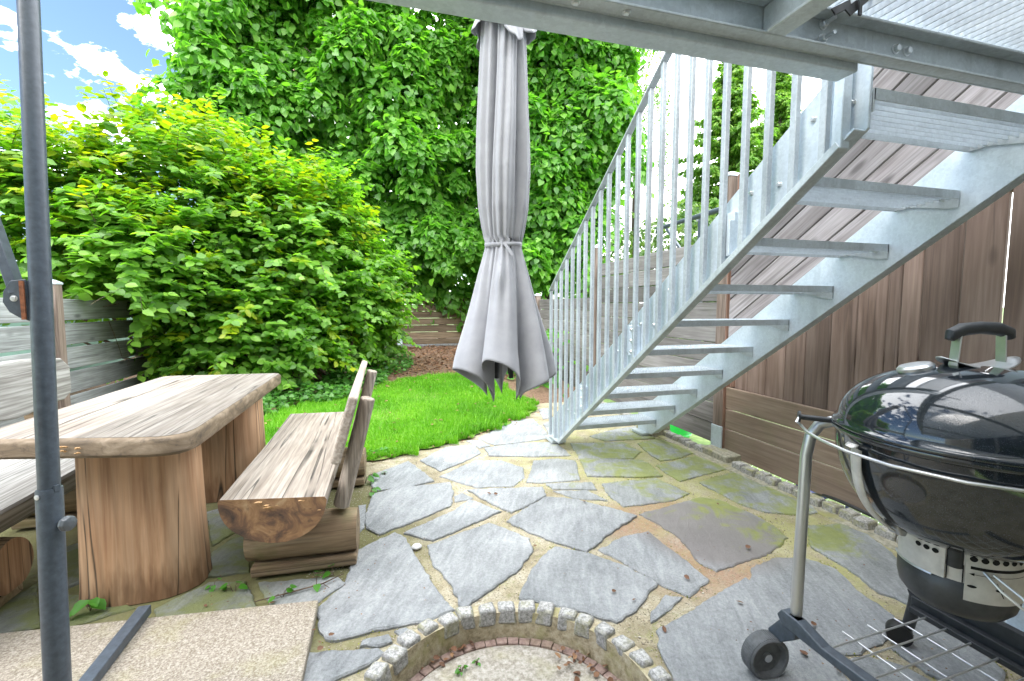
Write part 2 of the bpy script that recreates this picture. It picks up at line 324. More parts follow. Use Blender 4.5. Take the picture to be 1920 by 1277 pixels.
# ------------------------------------------------------------------ mesh helpers
class MB:
    """collects shapes in world coordinates, builds ONE mesh object"""
    def __init__(s): s.v = []; s.f = []; s.mi = []; s.mat = 0
    def add(s, v, f):
        o = len(s.v); s.v += [tuple(p) for p in v]; s.f += [tuple(i+o for i in q) for q in f]; s.mi += [s.mat]*len(f); return s
    def box(s, c, d, rot=None):
        x, y, z = (q/2 for q in d)
        P = [Vector(p) for p in ((-x,-y,-z),(x,-y,-z),(x,y,-z),(-x,y,-z),(-x,-y,z),(x,-y,z),(x,y,z),(-x,y,z))]
        if rot is not None:
            Q = rot if isinstance(rot, Matrix) else Matrix.Rotation(rot, 3, 'Z'); P = [Q @ p for p in P]
        c = Vector(c)
        return s.add([p + c for p in P], [(0,3,2,1),(4,5,6,7),(0,1,5,4),(1,2,6,5),(2,3,7,6),(3,0,4,7)])
    def span(s, a, b):
        return s.box([(p+q)/2 for p, q in zip(a, b)], [abs(q-p) for p, q in zip(a, b)])
    def bar(s, a, b, w, h, up=(0,0,1)):
        a, b = Vector(a), Vector(b); d = (b-a); L = d.length; d.normalize(); up = Vector(up)
        x = d.cross(up)
        if x.length < 1e-4: x = d.cross(Vector((1,0,0)))
        x.normalize(); z = x.cross(d); Q = Matrix((x, d, z)).transposed()
        return s.box((a+b)/2, (w, L, h), Q)
    def prism(s, poly, n0, n1, axis=2):
        """poly: 2-D points; extruded along axis between n0 and n1"""
        def P(p, n): q = list(p); q.insert(axis, n); return q
        k = len(poly); V = [P(p, n0) for p in poly] + [P(p, n1) for p in poly]
        F = [tuple(range(k-1, -1, -1)), tuple(range(k, 2*k))] + [(i, (i+1) % k, k+(i+1) % k, k+i) for i in range(k)]
        return s.add(V, F)
    def tube(s, pts, r, n=10, caps=True, sx=1., sy=1.):
        pts = [Vector(p) for p in pts]; rr = r if hasattr(r, '__len__') else [r]*len(pts); V = []; F = []; px = None
        for i, p in enumerate(pts):
            d = (pts[min(i+1, len(pts)-1)] - pts[max(i-1, 0)]).normalized()
            if px is None:
                u = Vector((0,0,1)) if abs(d.z) < .9 else Vector((1,0,0)); x = d.cross(u).normalized()
            else: x = (px - d*px.dot(d)).normalized()
            px = x; y = d.cross(x)
            V += [p + (x*math.cos(2*math.pi*k/n)*sx + y*math.sin(2*math.pi*k/n)*sy)*rr[i] for k in range(n)]
        for i in range(len(pts)-1):
            for k in range(n):
                a = i*n+k; b = i*n+(k+1) % n; F.append((a, b, b+n, a+n))
        if caps: F.append(tuple(range(n-1, -1, -1))); F.append(tuple(range((len(pts)-1)*n, len(pts)*n)))
        return s.add(V, F)
    def lathe(s, prof, c, n=48, axis=(0,0,1), closed=False):
        a = Vector(axis).normalized(); u = a.orthogonal().normalized(); w = a.cross(u); c = Vector(c); V = []; F = []
        for r, h in prof: V += [c + a*h + (u*math.cos(2*math.pi*k/n) + w*math.sin(2*math.pi*k/n))*r for k in range(n)]
        m = len(prof)
        for i in range(m if closed else m-1):
            for k in range(n):
                A = i*n+k; B = i*n+(k+1) % n; j = (i+1) % m; F.append((A, B, j*n+(k+1) % n, j*n+k))
        if not closed:
            F.append(tuple(range(n-1, -1, -1))); F.append(tuple(range((m-1)*n, m*n)))
        return s.add(V, F)
    def bolt(s, p, d, r=.011, L=.012, stud=0.):
        d = Vector(d).normalized(); p = Vector(p)
        s.lathe([(r*1.35, 0), (r*1.35, .002)], p, 14, d); s.lathe([(r, .002), (r, L*.85), (r*.8, L)], p, 6, d)
        if stud: s.lathe([(r*.55, L*.9), (r*.55, L+stud)], p, 8, d)
        return s
    def build(s, name, mat, parent=None, smooth=False, bevel=0., seg=2, sub=0, angle=35):
        me = bpy.data.meshes.new(name); o = bpy.data.objects.new(name, me); col.objects.link(o)
        off = Vector((0,0,0))
        if parent is not None:
            o.parent = parent; q = parent
            while q is not None: off = off + Vector(q.location); q = q.parent
        V = s.v
        if off.length > 0: V = [(a-off.x, b-off.y, c-off.z) for a, b, c in V]
        me.from_pydata(V, [], s.f)
        ms = mat if isinstance(mat, (list, tuple)) else [mat]
        for m in ms: me.materials.append(m)
        if len(ms) > 1: me.polygons.foreach_set('material_index', s.mi)
        me.validate(); me.update()
        if smooth:
            me.shade_smooth() if angle is None else me.set_sharp_from_angle(angle=R(angle))
            if angle is not None: me.polygons.foreach_set('use_smooth', [True]*len(me.polygons))
        if bevel:
            b = o.modifiers.new('bevel', 'BEVEL'); b.width = bevel; b.segments = seg; b.limit_method = 'ANGLE'; b.angle_limit = R(40); b.harden_normals = False
        if sub:
            q = o.modifiers.new('sub', 'SUBSURF'); q.levels = sub; q.render_levels = sub
        return o

def tag(o, label=None, cat=None, group=None, kind=None):
    if label: o['label'] = label
    if cat: o['category'] = cat
    if group: o['group'] = group
    if kind: o['kind'] = kind
    return o
def thing(name, label, cat, loc, group=None):
    o = bpy.data.objects.new(name, None); col.objects.link(o); o.location = loc; o.empty_display_size = .1
    return tag(o, label, cat, group)
def np_mesh(name, V, F, mat, parent=None, smooth=False):
    """fast triangle mesh; V (n,3), F (m,3)"""
    V = np.asarray(V, np.float32); F = np.asarray(F, np.int32)
    if parent is not None:
        q = parent
        while q is not None: V = V - np.array(q.location, np.float32); q = q.parent
    me = bpy.data.meshes.new(name); me.vertices.add(len(V)); me.vertices.foreach_set('co', V.ravel())
    me.loops.add(F.size); me.loops.foreach_set('vertex_index', F.ravel())
    me.polygons.add(len(F)); me.polygons.foreach_set('loop_start', np.arange(0, F.size, 3, dtype=np.int32))
    me.update(calc_edges=True); me.materials.append(mat)
    if smooth: me.polygons.foreach_set('use_smooth', np.ones(len(F), bool))
    o = bpy.data.objects.new(name, me); col.objects.link(o)
    if parent is not None: o.parent = parent
    return o
def nrm(a): return a/np.maximum(np.linalg.norm(a, axis=-1, keepdims=True), 1e-9)
LIME = np.array([(0,0,0),(.0,-.34,.03),(.32,-.47,.03),(.68,-.30,.0),(1,0,-.14),(.68,.30,.0),(.32,.47,.03),(.0,.34,.03),(.38,0,-.06)])
LIME_F = [(8,0,1),(8,1,2),(8,2,3),(8,3,4),(8,4,5),(8,5,6),(8,6,7),(8,7,0)]
OVAL = np.array([(0,0,0),(.25,-.30,.03),(.62,-.31,.02),(1,0,-.10),(.62,.31,.02),(.25,.30,.03),(.45,0,-.05)])
OVAL_F = [(6,0,1),(6,1,2),(6,2,3),(6,3,4),(6,4,5),(6,5,0)]
DIAM = np.array([(0,0,0),(.45,-.35,.03),(1,0,-.08),(.45,.35,.03)]); DIAM_F = [(0,1,2),(0,2,3)]
def leaves(P, D, N, L, tpl=OVAL, tf=OVAL_F, wid=1.):
    """P positions, D tip directions, N face normals, L lengths -> verts, faces"""
    D = nrm(D); S = nrm(np.cross(N, D)); N = np.cross(D, S); L = np.asarray(L)[:, None]
    V = np.stack([P + L*(t[0]*D + t[1]*wid*S + t[2]*N) for t in tpl], 1)
    n = len(P); F = (np.array(tf)[None] + (np.arange(n)*len(tpl))[:, None, None]).reshape(-1, 3)
    return V.reshape(-1, 3), F
def merge(L):
    o = 0; V = []; F = []
    for v, f in L: V.append(v); F.append(np.asarray(f)+o); o += len(v)
    return np.concatenate(V), np.concatenate(F)
def gz(y): return max(0., (y-4.8)*.0466) if y < 11.5 else .31
gzv = lambda y: np.clip((y-4.8)*.0466, 0, .31)

# ------------------------------------------------------------------ ground, garden terrain, patio
def sheet(name, poly, z, mat, kind='structure', parent=None):
    b = MB(); b.add([(x, y, z(x, y) if callable(z) else z) for x, y in poly], [tuple(range(len(poly)))]); o = b.build(name, mat, parent)
    if parent is None: o['kind'] = kind
    return o
sheet('ground', [(-400,-400),(400,-400),(400,400),(-400,400)], -.26, M['meadow'])
b = MB()                                                            # raised garden terrain, rising gently to the back fence
ys = [3.2, 4.0, 5.1, 5.35, 6.5, 8.5, 10.8, 14.0]; xs = [-9, -5, -2, 0, 1.4, 2.58]
V = [(x, y, (gz(y) - .004 + .012*math.sin(3*x+y) if y > 5.2 else -.035)) for y in ys for x in xs]; nx = len(xs)
b.add(V, [(j*nx+i, j*nx+i+1, (j+1)*nx+i+1, (j+1)*nx+i) for j in range(len(ys)-1) for i in range(nx-1)])
b.build('garden_soil', M['soil'], smooth=True, angle=None)['kind'] = 'structure'

RC = Vector((.349, 1.199)); RR = .44
b = MB(); n = 96; V = []; rect = (-6.0, 2.60, -.75, 5.3)
for k in range(n):
    a = 2*math.pi*k/n; c, s_ = math.cos(a), math.sin(a)
    V.append((RC.x + .49*c, RC.y + .49*s_, -.004))
for k in range(n):
    a = 2*math.pi*k/n; c, s_ = math.cos(a), math.sin(a)
    t = min((rect[1]-RC.x)/c if c > 1e-9 else 1e9, (rect[0]-RC.x)/c if c < -1e-9 else 1e9, (rect[3]-RC.y)/s_ if s_ > 1e-9 else 1e9, (rect[2]-RC.y)/s_ if s_ < -1e-9 else 1e9)
    V.append((RC.x + t*c, RC.y + t*s_, -.004))
for q in ((rect[1], rect[3]), (rect[0], rect[3]), (rect[0], rect[2]), (rect[1], rect[2])): V.append((*q, -.004))
F = [(k, n+k, n+(k+1) % n, (k+1) % n) for k in range(n)]
def edge_of(p): return [abs(p[0]-rect[1]) < 1e-4, abs(p[1]-rect[3]) < 1e-4, abs(p[0]-rect[0]) < 1e-4, abs(p[1]-rect[2]) < 1e-4].index(True)
for k in range(n):
    e0, e1 = edge_of(V[n+k]), edge_of(V[n+(k+1) % n])
    if e0 != e1: F.append((n+k, 2*n+e0, n+(k+1) % n))
b.add(V, F); patio = b.build('patio', M['mortar']); patio['kind'] = 'structure'

STONES = {
'A': [(0.039, 2.404), (0.092, 2.324), (0.137, 2.1), (0.18, 1.911), (0.234, 1.729), (0.249, 1.702), (0.15, 1.665), (-0.037, 1.67), (-0.18, 1.653), (-0.223, 1.672), (-0.256, 1.739), (-0.275, 1.858), (-0.181, 1.995), (-0.166, 2.165), (-0.15, 2.27)] ,
'B': [(0.188, 2.222), (0.542, 2.374), (0.704, 2.15), (0.685, 2.034), (0.568, 1.895), (0.382, 1.767), (0.271, 1.688), (0.262, 1.852), (0.196, 2.062)] ,
'C': [(0.795, 2.038), (0.929, 1.942), (1.047, 1.8), (1.119, 1.636), (0.931, 1.501), (0.827, 1.466), (0.703, 1.573), (0.593, 1.635), (0.512, 1.705), (0.548, 1.771), (0.608, 1.855), (0.716, 1.98)] ,
'D': [(0.958, 2.608), (1.12, 2.524), (1.287, 2.336), (1.369, 2.216), (1.159, 2.1), (0.931, 1.946), (0.825, 2.065), (0.709, 2.228), (0.637, 2.362), (0.774, 2.482)] ,
'E': [(0.082, 2.379), (0.383, 2.576), (0.494, 2.702), (0.641, 2.486), (0.418, 2.366), (0.222, 2.261)] ,
'F': [(-0.09, 2.943), (0.062, 3.0), (0.415, 2.999), (0.416, 2.839), (0.372, 2.647), (0.182, 2.522), (-0.042, 2.4), (-0.112, 2.488), (-0.124, 2.639), (-0.101, 2.798)] ,
'G': [(0.407, 2.783), (0.467, 2.816), (0.519, 2.713), (0.401, 2.692)] ,
'H': [(0.505, 2.846), (0.679, 2.825), (0.995, 2.757), (0.967, 2.624), (0.817, 2.521), (0.692, 2.456), (0.609, 2.597)] ,
'I': [(0.357, 3.139), (0.661, 3.395), (0.862, 3.338), (0.978, 3.139), (0.93, 2.953), (0.814, 2.829), (0.56, 2.88), (0.451, 3.02)] ,
'J': [(-0.098, 3.292), (0.167, 3.506), (0.243, 3.295), (0.315, 3.059), (0.108, 2.987), (-0.076, 2.999), (-0.102, 3.11)] ,
'K': [(0.251, 3.511), (0.487, 3.793), (0.739, 3.792), (0.743, 3.554), (0.63, 3.433), (0.377, 3.232)] ,
'L': [(0.687, 3.917), (0.809, 3.921), (0.863, 3.721), (0.759, 3.681)] ,
'M': [(0.806, 3.961), (1.258, 4.464), (1.509, 4.499), (1.47, 3.979), (1.412, 3.789), (1.074, 3.733), (0.897, 3.726)] ,
'N': [(0.799, 3.67), (1.115, 3.722), (1.435, 3.668), (1.427, 3.297), (1.163, 3.341), (0.794, 3.464)] ,
'O': [(1.099, 3.271), (1.298, 3.261), (1.418, 3.18), (1.281, 2.808), (1.02, 2.827), (0.911, 2.867), (1.015, 3.076)] ,
'P': [(1.457, 3.198), (1.901, 3.043), (1.913, 2.928), (1.871, 2.71), (1.71, 2.732), (1.358, 2.856)] ,
'Q': [(1.545, 3.6), (2.014, 3.504), (2.013, 3.226), (1.87, 3.099), (1.64, 3.146), (1.464, 3.214)] ,
'R': [(1.806, 3.757), (2.1, 3.888), (2.399, 3.942), (2.37, 3.639), (2.346, 3.524), (1.866, 3.583)] ,
'T': [(2.109, 3.44), (2.368, 3.518), (2.457, 3.1), (2.173, 2.995), (2.04, 2.992), (2.054, 3.182)] ,
'U': [(1.948, 2.918), (2.378, 3.028), (2.458, 2.719), (1.931, 2.601), (1.929, 2.767)] ,
'V': [(2.039, 2.548), (2.482, 2.673), (2.527, 2.509), (2.52, 2.228), (2.409, 1.978), (2.299, 1.967), (2.117, 2.061), (2.058, 2.181)] ,
'W': [(1.396, 2.708), (1.808, 2.704), (1.864, 2.409), (1.692, 2.344), (1.359, 2.35), (1.351, 2.535)] ,
'X1': [(1.032, 2.811), (1.342, 2.745), (1.319, 2.624), (1.046, 2.709)] ,
'X2': [(1.036, 2.684), (1.254, 2.634), (1.308, 2.453), (1.127, 2.541)] ,
'Y1': [(1.392, 2.241), (1.66, 2.299), (1.887, 2.345), (1.979, 2.281), (2.028, 2.079), (2.03, 1.912), (1.993, 1.793), (1.794, 1.701), (1.552, 1.665), (1.428, 1.643), (1.398, 1.722), (1.45, 1.939), (1.432, 2.108)] ,
'Z1': [(0.995, 1.957), (1.183, 2.04), (1.335, 2.051), (1.338, 1.945), (1.349, 1.8), (1.35, 1.597), (1.192, 1.521), (1.124, 1.625), (1.069, 1.794)] ,
'AA': [(0.986, 1.485), (1.105, 1.562), (1.163, 1.529), (1.007, 1.45), (0.951, 1.431)] ,
'BB': [(0.944, 1.385), (1.513, 1.565), (1.524, 1.428), (1.504, 1.285), (1.464, 1.143), (1.399, 1.0), (1.216, 0.955), (0.854, 1.057), (0.87, 1.177), (0.895, 1.279)] ,
'CC': [(-0.272, 1.62), (-0.143, 1.595), (-0.036, 1.571), (-0.016, 1.542), (-0.06, 1.51), (-0.135, 1.484), (-0.207, 1.464), (-0.272, 1.473), (-0.275, 1.565)] ,
'DD': [(-0.096, 1.63), (-0.003, 1.635), (0.009, 1.594), (-0.037, 1.583), (-0.103, 1.601)] ,
'EE': [(0.015, 1.649), (0.059, 1.656), (0.076, 1.632), (0.04, 1.61)] ,
'c': [(2.189, 1.869), (2.394, 1.829), (2.419, 1.703), (2.354, 1.541), (2.221, 1.353), (2.009, 1.227), (2.0, 1.288), (1.972, 1.326), (2.02, 1.505), (2.025, 1.691)] ,
'd': [(1.598, 1.624), (1.775, 1.664), (1.913, 1.625), (1.967, 1.519), (1.9, 1.347), (1.883, 1.208), (1.817, 1.142), (1.562, 1.095), (1.453, 1.126), (1.483, 1.27), (1.48, 1.377), (1.51, 1.532)] ,
'e': [(1.961, 1.186), (2.002, 1.131), (1.988, 1.032), (1.937, 0.908), (1.781, 0.857), (1.692, 0.929), (1.686, 1.046), (1.69, 1.087)] ,
'f': [(2.006, 1.173), (2.095, 1.148), (2.116, 0.952), (2.024, 0.871), (1.982, 0.909)] ,
'g': [(1.447, 1.1), (1.568, 1.079), (1.643, 1.017), (1.661, 0.926), (1.505, 0.862), (1.37, 0.9), (1.407, 0.998)] ,
'L1': [(-1.498, 2.196), (-1.459, 2.371), (-1.255, 2.03), (-1.341, 2.021), (-1.382, 2.016)] ,
'L2': [(-1.556, 2.684), (-1.498, 2.728), (-1.281, 2.344), (-1.327, 2.279)] ,
'L3': [(-1.012, 2.946), (-0.937, 2.988), (-0.776, 2.637), (-0.844, 2.512)] ,
'L4': [(-0.823, 2.447), (-0.755, 2.614), (-0.69, 2.499), (-0.604, 2.212), (-0.812, 2.223)] ,
'L5': [(-0.892, 2.025), (-0.748, 2.17), (-0.597, 2.139), (-0.506, 1.934), (-0.855, 1.959)] ,
'L6': [(-0.543, 2.112), (-0.214, 2.065), (-0.177, 2.008), (-0.291, 1.893), (-0.453, 1.919)] ,
'L7': [(-1.306, 2.241), (-1.147, 2.196), (-0.972, 2.066), (-1.156, 2.001)] ,
'M2': [(1.542, 4.282), (1.648, 4.354), (1.54, 4.002), (1.463, 3.896)] ,
'N2': [(1.708, 4.915), (1.839, 4.943), (1.727, 4.491), (1.609, 4.47)] ,
'L8': [(-0.165, 2.791), (-0.121, 2.8), (-0.119, 2.503), (-0.148, 2.442)] ,
}
def ragged(poly, amp=.0042, step=.022):
    """edge of a split stone: subdivided and jittered outline"""
    out = []
    for i, p in enumerate(poly):
        q = poly[(i+1) % len(poly)]; p0 = poly[i-1]
        d = math.hypot(q[0]-p[0], q[1]-p[1]); m = max(1, int(d/step))
        nx_, ny_ = -(q[1]-p[1])/max(d, 1e-6), (q[0]-p[0])/max(d, 1e-6); ph = random.uniform(0, 6)
        for k in range(m):
            t = k/m; j = random.uniform(-amp, amp) + .6*amp*math.sin(ph + 9*t) if k else 0
            out.append((p[0]+(q[0]-p[0])*t + nx_*j, p[1]+(q[1]-p[1])*t + ny_*j))
    return out
def stone(poly, z=.006):
    P = ragged(poly); k = len(P); cx = sum(p[0] for p in P)/k; cy = sum(p[1] for p in P)/k
    z = z + random.uniform(-.003, .004); tx, ty = random.uniform(-.004, .004), random.uniform(-.004, .004)
    b = MB(); V = []
    for f, dz in ((1.012, -.03), (1.0, -.004), (.985, 0)):
        for x, y in P:
            e = .006 if f < 1 else 0; dx, dy = x-cx, y-cy; L = math.hypot(dx, dy) or 1
            V.append((x - dx/L*e, y - dy/L*e, z + dz + tx*dx + ty*dy + (random.uniform(-.0015, .0015) if f <= 1 else 0)))
    F = [(r*k+i, r*k+(i+1) % k, (r+1)*k+(i+1) % k, (r+1)*k+i) for r in range(2) for i in range(k)]
    F.append(tuple(range(2*k, 3*k))); b.add(V, F)
    return b.build('flagstone', M['slate'], patio)
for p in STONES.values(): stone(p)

# lawn
LAWN = [(-1.5,4.3),(-1.0,3.81),(-.52,3.68),(-.09,3.58),(.15,3.68),(.68,3.96),(1.11,4.3),(1.66,4.84),(1.70,5.45),(1.62,5.9),(1.55,6.5),(1.2,6.9),(.6,7.0),(.2,6.75),(-.2,6.35),(-.55,5.85),(-.97,5.5),(-1.35,5.0)]
def inside(x, y, poly):
    c = np.zeros(len(x), bool); j = len(poly)-1
    for i in range(len(poly)):
        xi, yi = poly[i]; xj, yj = poly[j]
        with np.errstate(divide='ignore', invalid='ignore'):
            c ^= ((yi > y) != (yj > y)) & (x < (xj-xi)*(y-yi)/(yj-yi+1e-12)+xi)
        j = i
    return c
lp = ragged(LAWN, .03, .07)
sheet('lawn', lp, lambda x, y: gz(y)+.010, M['turf'])
n = 230000; x = rng.uniform(-1.7, 1.9, n); y = 3.4 + 3.8*rng.uniform(0, 1, n)**1.35
big = ragged([(px_+ (px_-.3)*.015, py_+(py_-5)*.015) for px_, py_ in LAWN], .07, .05)
k = inside(x, y, big); x, y = x[k], y[k]; n = len(x)
patch = np.sin(2.1*x+1.3*y)*np.sin(1.7*y-.9*x+1) + .6*np.sin(5.3*x+2)*np.sin(4.7*y)
h = rng.uniform(.028, .065, n)*(1+.3*patch); tall = rng.random(n) < .04; h[tall] *= 1.9
a = rng.uniform(0, 2*np.pi, n); lean = rng.uniform(.1, .8, n); w = rng.uniform(.0016, .003, n)
D = np.stack([np.cos(a), np.sin(a), np.zeros(n)], 1); S = np.stack([-np.sin(a), np.cos(a), np.zeros(n)], 1); Z = np.array([0,0,1.])
P = np.stack([x, y, gzv(y)+.012], 1); h_ = h[:, None]; l_ = lean[:, None]; w_ = w[:, None]
V = np.stack([P-S*w_, P+S*w_, P+Z*h_*.6+D*h_*l_*.3-S*w_*.8, P+Z*h_*.6+D*h_*l_*.3+S*w_*.8, P+Z*h_*(1-.25*l_)+D*h_*l_*.95], 1).reshape(-1, 3)
F = (np.array([(0,1,3),(0,3,2),(2,3,4)])[None] + (np.arange(n)*5)[:, None, None]).reshape(-1, 3)
g = np_mesh('lawn_grass', V, F, M['grass_blade']); tag(g, 'bright green mown grass of the small lawn beyond the patio', 'grass', kind='stuff')

# dead leaves under the shrubs and along the lawn
def litter(name, n, poly, zf, label, size=(.03, .075)):
    xs_ = [p[0] for p in poly]; ys_ = [p[1] for p in poly]
    x = rng.uniform(min(xs_), max(xs_), n); y = rng.uniform(min(ys_), max(ys_), n); k = inside(x, y, poly); x, y = x[k], y[k]; n = len(x)
    P = np.stack([x, y, zf(y) + rng.uniform(.002, .03, n)], 1); a = rng.uniform(0, 6.28, n)
    D = np.stack([np.cos(a), np.sin(a), rng.uniform(-.25, .25, n)], 1); N = nrm(np.stack([rng.normal(0, .35, n), rng.normal(0, .35, n), np.ones(n)], 1))
    V, F = leaves(P, D, N, rng.uniform(*size, n)); o = np_mesh(name, V, F, M['dry_leaf']); tag(o, label, 'leaf litter', kind='stuff')
litter('leaf_litter', 9000, [(-1.6,5.0),(-1.0,5.5),(-.5,5.9),(.1,6.5),(.6,6.9),(1.3,6.8),(1.7,6.4),(2.5,7.5),(2.5,10.5),(-1.5,10.6),(-2.0,6.5)], lambda y: gzv(y)-.005, 'brown dead leaves strewn over the soil at the back')
litter('lawn_leaves', 150, LAWN, lambda y: gzv(y)+.045, 'few yellowed leaves lying on the lawn grass', (.025, .05))
litter('lawn_edge_litter', 900, [(-.9,3.7),(-.1,3.5),(.2,3.62),(.75,3.9),(1.2,4.25),(1.75,4.8),(1.7,5.0),(1.1,4.42),(.6,4.05),(.1,3.76),(-.1,3.66),(-.9,3.85)], lambda y: gzv(y)+.006, 'dry straw and brown leaves along the edge of the lawn', (.012, .04))

# concrete terrace step in the left foreground
b = MB(); b.prism([(-6,2.47),(-6,-.7),(-.255,-.7),(-.27,1.868)], -.03, .035); b.build('terrace_slab', M['wash_concrete'], bevel=.006)['kind'] = 'structure'

# ------------------------------------------------------------------ sunken round pit
pit = thing('stone_pit', 'round sunken pit ringed with small granite cobbles in the foreground', 'stone pit', (RC.x, RC.y, -.09))
b = MB(); c3 = (RC.x, RC.y, 0); b.lathe([(.435, -.13), (.445, .004), (.505, .004), (.505, -.13)], c3, 96, closed=True)
o = b.build('pit_wall', M['pit_wall'], pit, smooth=True)
b = MB(); b.lathe([(.0, -.090), (.385, -.092), (.402, -.099)], c3, 64); b.build('pit_floor', M['pit_floor'], pit, smooth=True)
for k in range(60):
    a0 = 2*math.pi*k/60; a1 = a0 + 2*math.pi/60*.93; b = MB(); dz = random.uniform(-.003, .003)
    b.prism([(RC.x+r*math.cos(t), RC.y+r*math.sin(t)) for r, t in ((.402,a0),(.4345,a0),(.4345,a1),(.402,a1))], -.13, -.092+dz)
    if -20 < math.degrees(a0) % 360 < 200 or math.degrees(a0) > 340: b.build('brick', M['brick'], pit, bevel=.002, seg=1)
def cobble(b, c, d, rot):
    k = random.uniform; x, y, z = (q/2 for q in d)
    P = [Vector((sx*x*(1+k(-.16,.16)) - (sz > 0)*sx*x*.14, sy*y*(1+k(-.16,.16)) - (sz > 0)*sy*y*.14, sz*z*(1+k(-.1,.1)*(sz > 0)))) for sz in (-1,1) for sx, sy in ((-1,-1),(1,-1),(1,1),(-1,1))]
    Q = Matrix.Rotation(rot, 3, 'Z'); b.add([Q @ p + Vector(c) for p in P], [(0,3,2,1),(4,5,6,7),(0,1,5,4),(1,2,6,5),(2,3,7,6),(3,0,4,7)])
for k in range(37):
    a = 2*math.pi*(k+random.uniform(-.08,.08))/37; r = .474 + random.uniform(-.008, .008); b = MB()
    if R(198) < a < R(342): continue
    cobble(b, (RC.x+r*math.cos(a), RC.y+r*math.sin(a), -.010+random.uniform(-.005,.005)), (.066, .071, .062), a+random.uniform(-.12,.12))
    b.build('cobblestone', M['granite'], pit, bevel=.009, seg=3, smooth=True)
# litter in the pit
for nm, cnt, a0, a1, r0, r1 in (('pit_litter', 48, -8, 50, .31, .43), ('pit_litter', 14, 88, 125, .40, .43)):
    a = rng.uniform(R(a0), R(a1), cnt); r = rng.uniform(r0, r1, cnt)
    P = np.stack([RC.x+r*np.cos(a), RC.y+r*np.sin(a), rng.uniform(-.088, -.070, cnt)], 1); t = rng.uniform(0, 6.28, cnt)
    V, F = leaves(P, np.stack([np.cos(t), np.sin(t), rng.uniform(-.4,.4,cnt)], 1), nrm(np.stack([rng.normal(0,.5,cnt), rng.normal(0,.5,cnt), np.ones(cnt)], 1)), rng.uniform(.012, .034, cnt))
    o = np_mesh(nm, V, F, M['dry_leaf']); tag(o, 'heap of crumbled brown leaves on the right of the pit floor' if a0 < 50 else 'few brown leaves along the back of the pit floor', 'leaf litter', kind='stuff')

# row of small cobbles along the right edge of the patio
edg = thing('cobble_edging', 'row of mossy granite cobbles edging the patio along the fence', 'edging', (2.53, 2.4, 0))
b = MB(); b.span((2.40, .9, -.24), (2.60, 7.4, .006)); b.build('mortar_bed', M['concrete'], edg, bevel=.01)
y = 1.05
while y < 5.2:
    L = random.uniform(.085, .115)
    if not 2.76 < y < 3.02:
        b = MB(); cobble(b, (2.50+random.uniform(-.008,.008), y, .018), (.085, L*.93, .06), random.uniform(-.08,.08)); b.build('cobblestone', M['mossy_granite'], edg, bevel=.011, seg=3, smooth=True)
    y += L

# ------------------------------------------------------------------ log table
tb = thing('log_table', 'heavy weathered wooden table on two split log legs', 'table', (-1.05, 2.7, 0))
def rounded(pts, r, n=6):
    out = []
    for i, p in enumerate(pts):
        p = Vector(p); a = (Vector(pts[i-1])-p).normalized(); c = (Vector(pts[(i+1) % len(pts)])-p).normalized()
        rr = r[i] if hasattr(r, '__len__') else r
        for k in range(n+1):
            t = k/n; q0 = p + a*rr; q1 = p + c*rr
            out.append(tuple((1-t)**2*q0 + 2*t*(1-t)*p + t*t*q1))
    return out
top = rounded([(-1.47, 2.055), (-.705, 1.885), (-.70, 3.55), (-1.45, 3.62)], [.12, .14, .06, .08])
b = MB(); k = len(top); zt, zb = .72, .648
lv = [(zb, .012), (zb+.012, 0), (zt-.016, 0), (zt-.006, .006), (zt, .02)]
cx, cy = -1.07, 2.78; V = []
for z, ins in lv:
    for i, p in enumerate(top):
        d = Vector((cx-p[0], cy-p[1])).normalized(); V.append((p[0]+d.x*ins, p[1]+d.y*ins, z + (random.uniform(-.001,.001))))
b.add(V, [(j*k+i, j*k+(i+1) % k, (j+1)*k+(i+1) % k, (j+1)*k+i) for j in range(len(lv)-1) for i in range(k)])
b.mat = 0; b.mi = [1]*len(b.f)
b.add([V[i] for i in range(k)][::-1], [tuple(range(k))]); b.mi[-1] = 1
# the top is cut into four planks with narrow joints
def clip_poly(poly, xl, xr):
    def cut(P, f, lim):
        out = []
        for i, p in enumerate(P):
            q = P[(i+1) % len(P)]; a, c = f(p)-lim, f(q)-lim
            if a >= 0: out.append(p)
            if a*c < 0: t = a/(a-c); out.append((p[0]+(q[0]-p[0])*t, p[1]+(q[1]-p[1])*t))
        return out
    return cut(cut(poly, lambda p: p[0], xl), lambda p: -p[0], -xr)
inner = [(v[0], v[1]) for v in V[-k:]]
js = [-1.6, -1.263, -1.08, -.90, -.6]
for a_, c_ in zip(js, js[1:]):
    pp = clip_poly(inner, a_+.0018, c_-.0018); z = zt+random.uniform(-.001,.002)
    b.mat = 0; b.add([(x, y, z) for x, y in pp], [tuple(range(len(pp)))])
b.mat = 1; b.add([(x, y, zt-.012) for x, y in inner], [tuple(range(len(inner)))])
to = b.build('tabletop', [M['table_top'], M['table_edge']], tb, smooth=True)
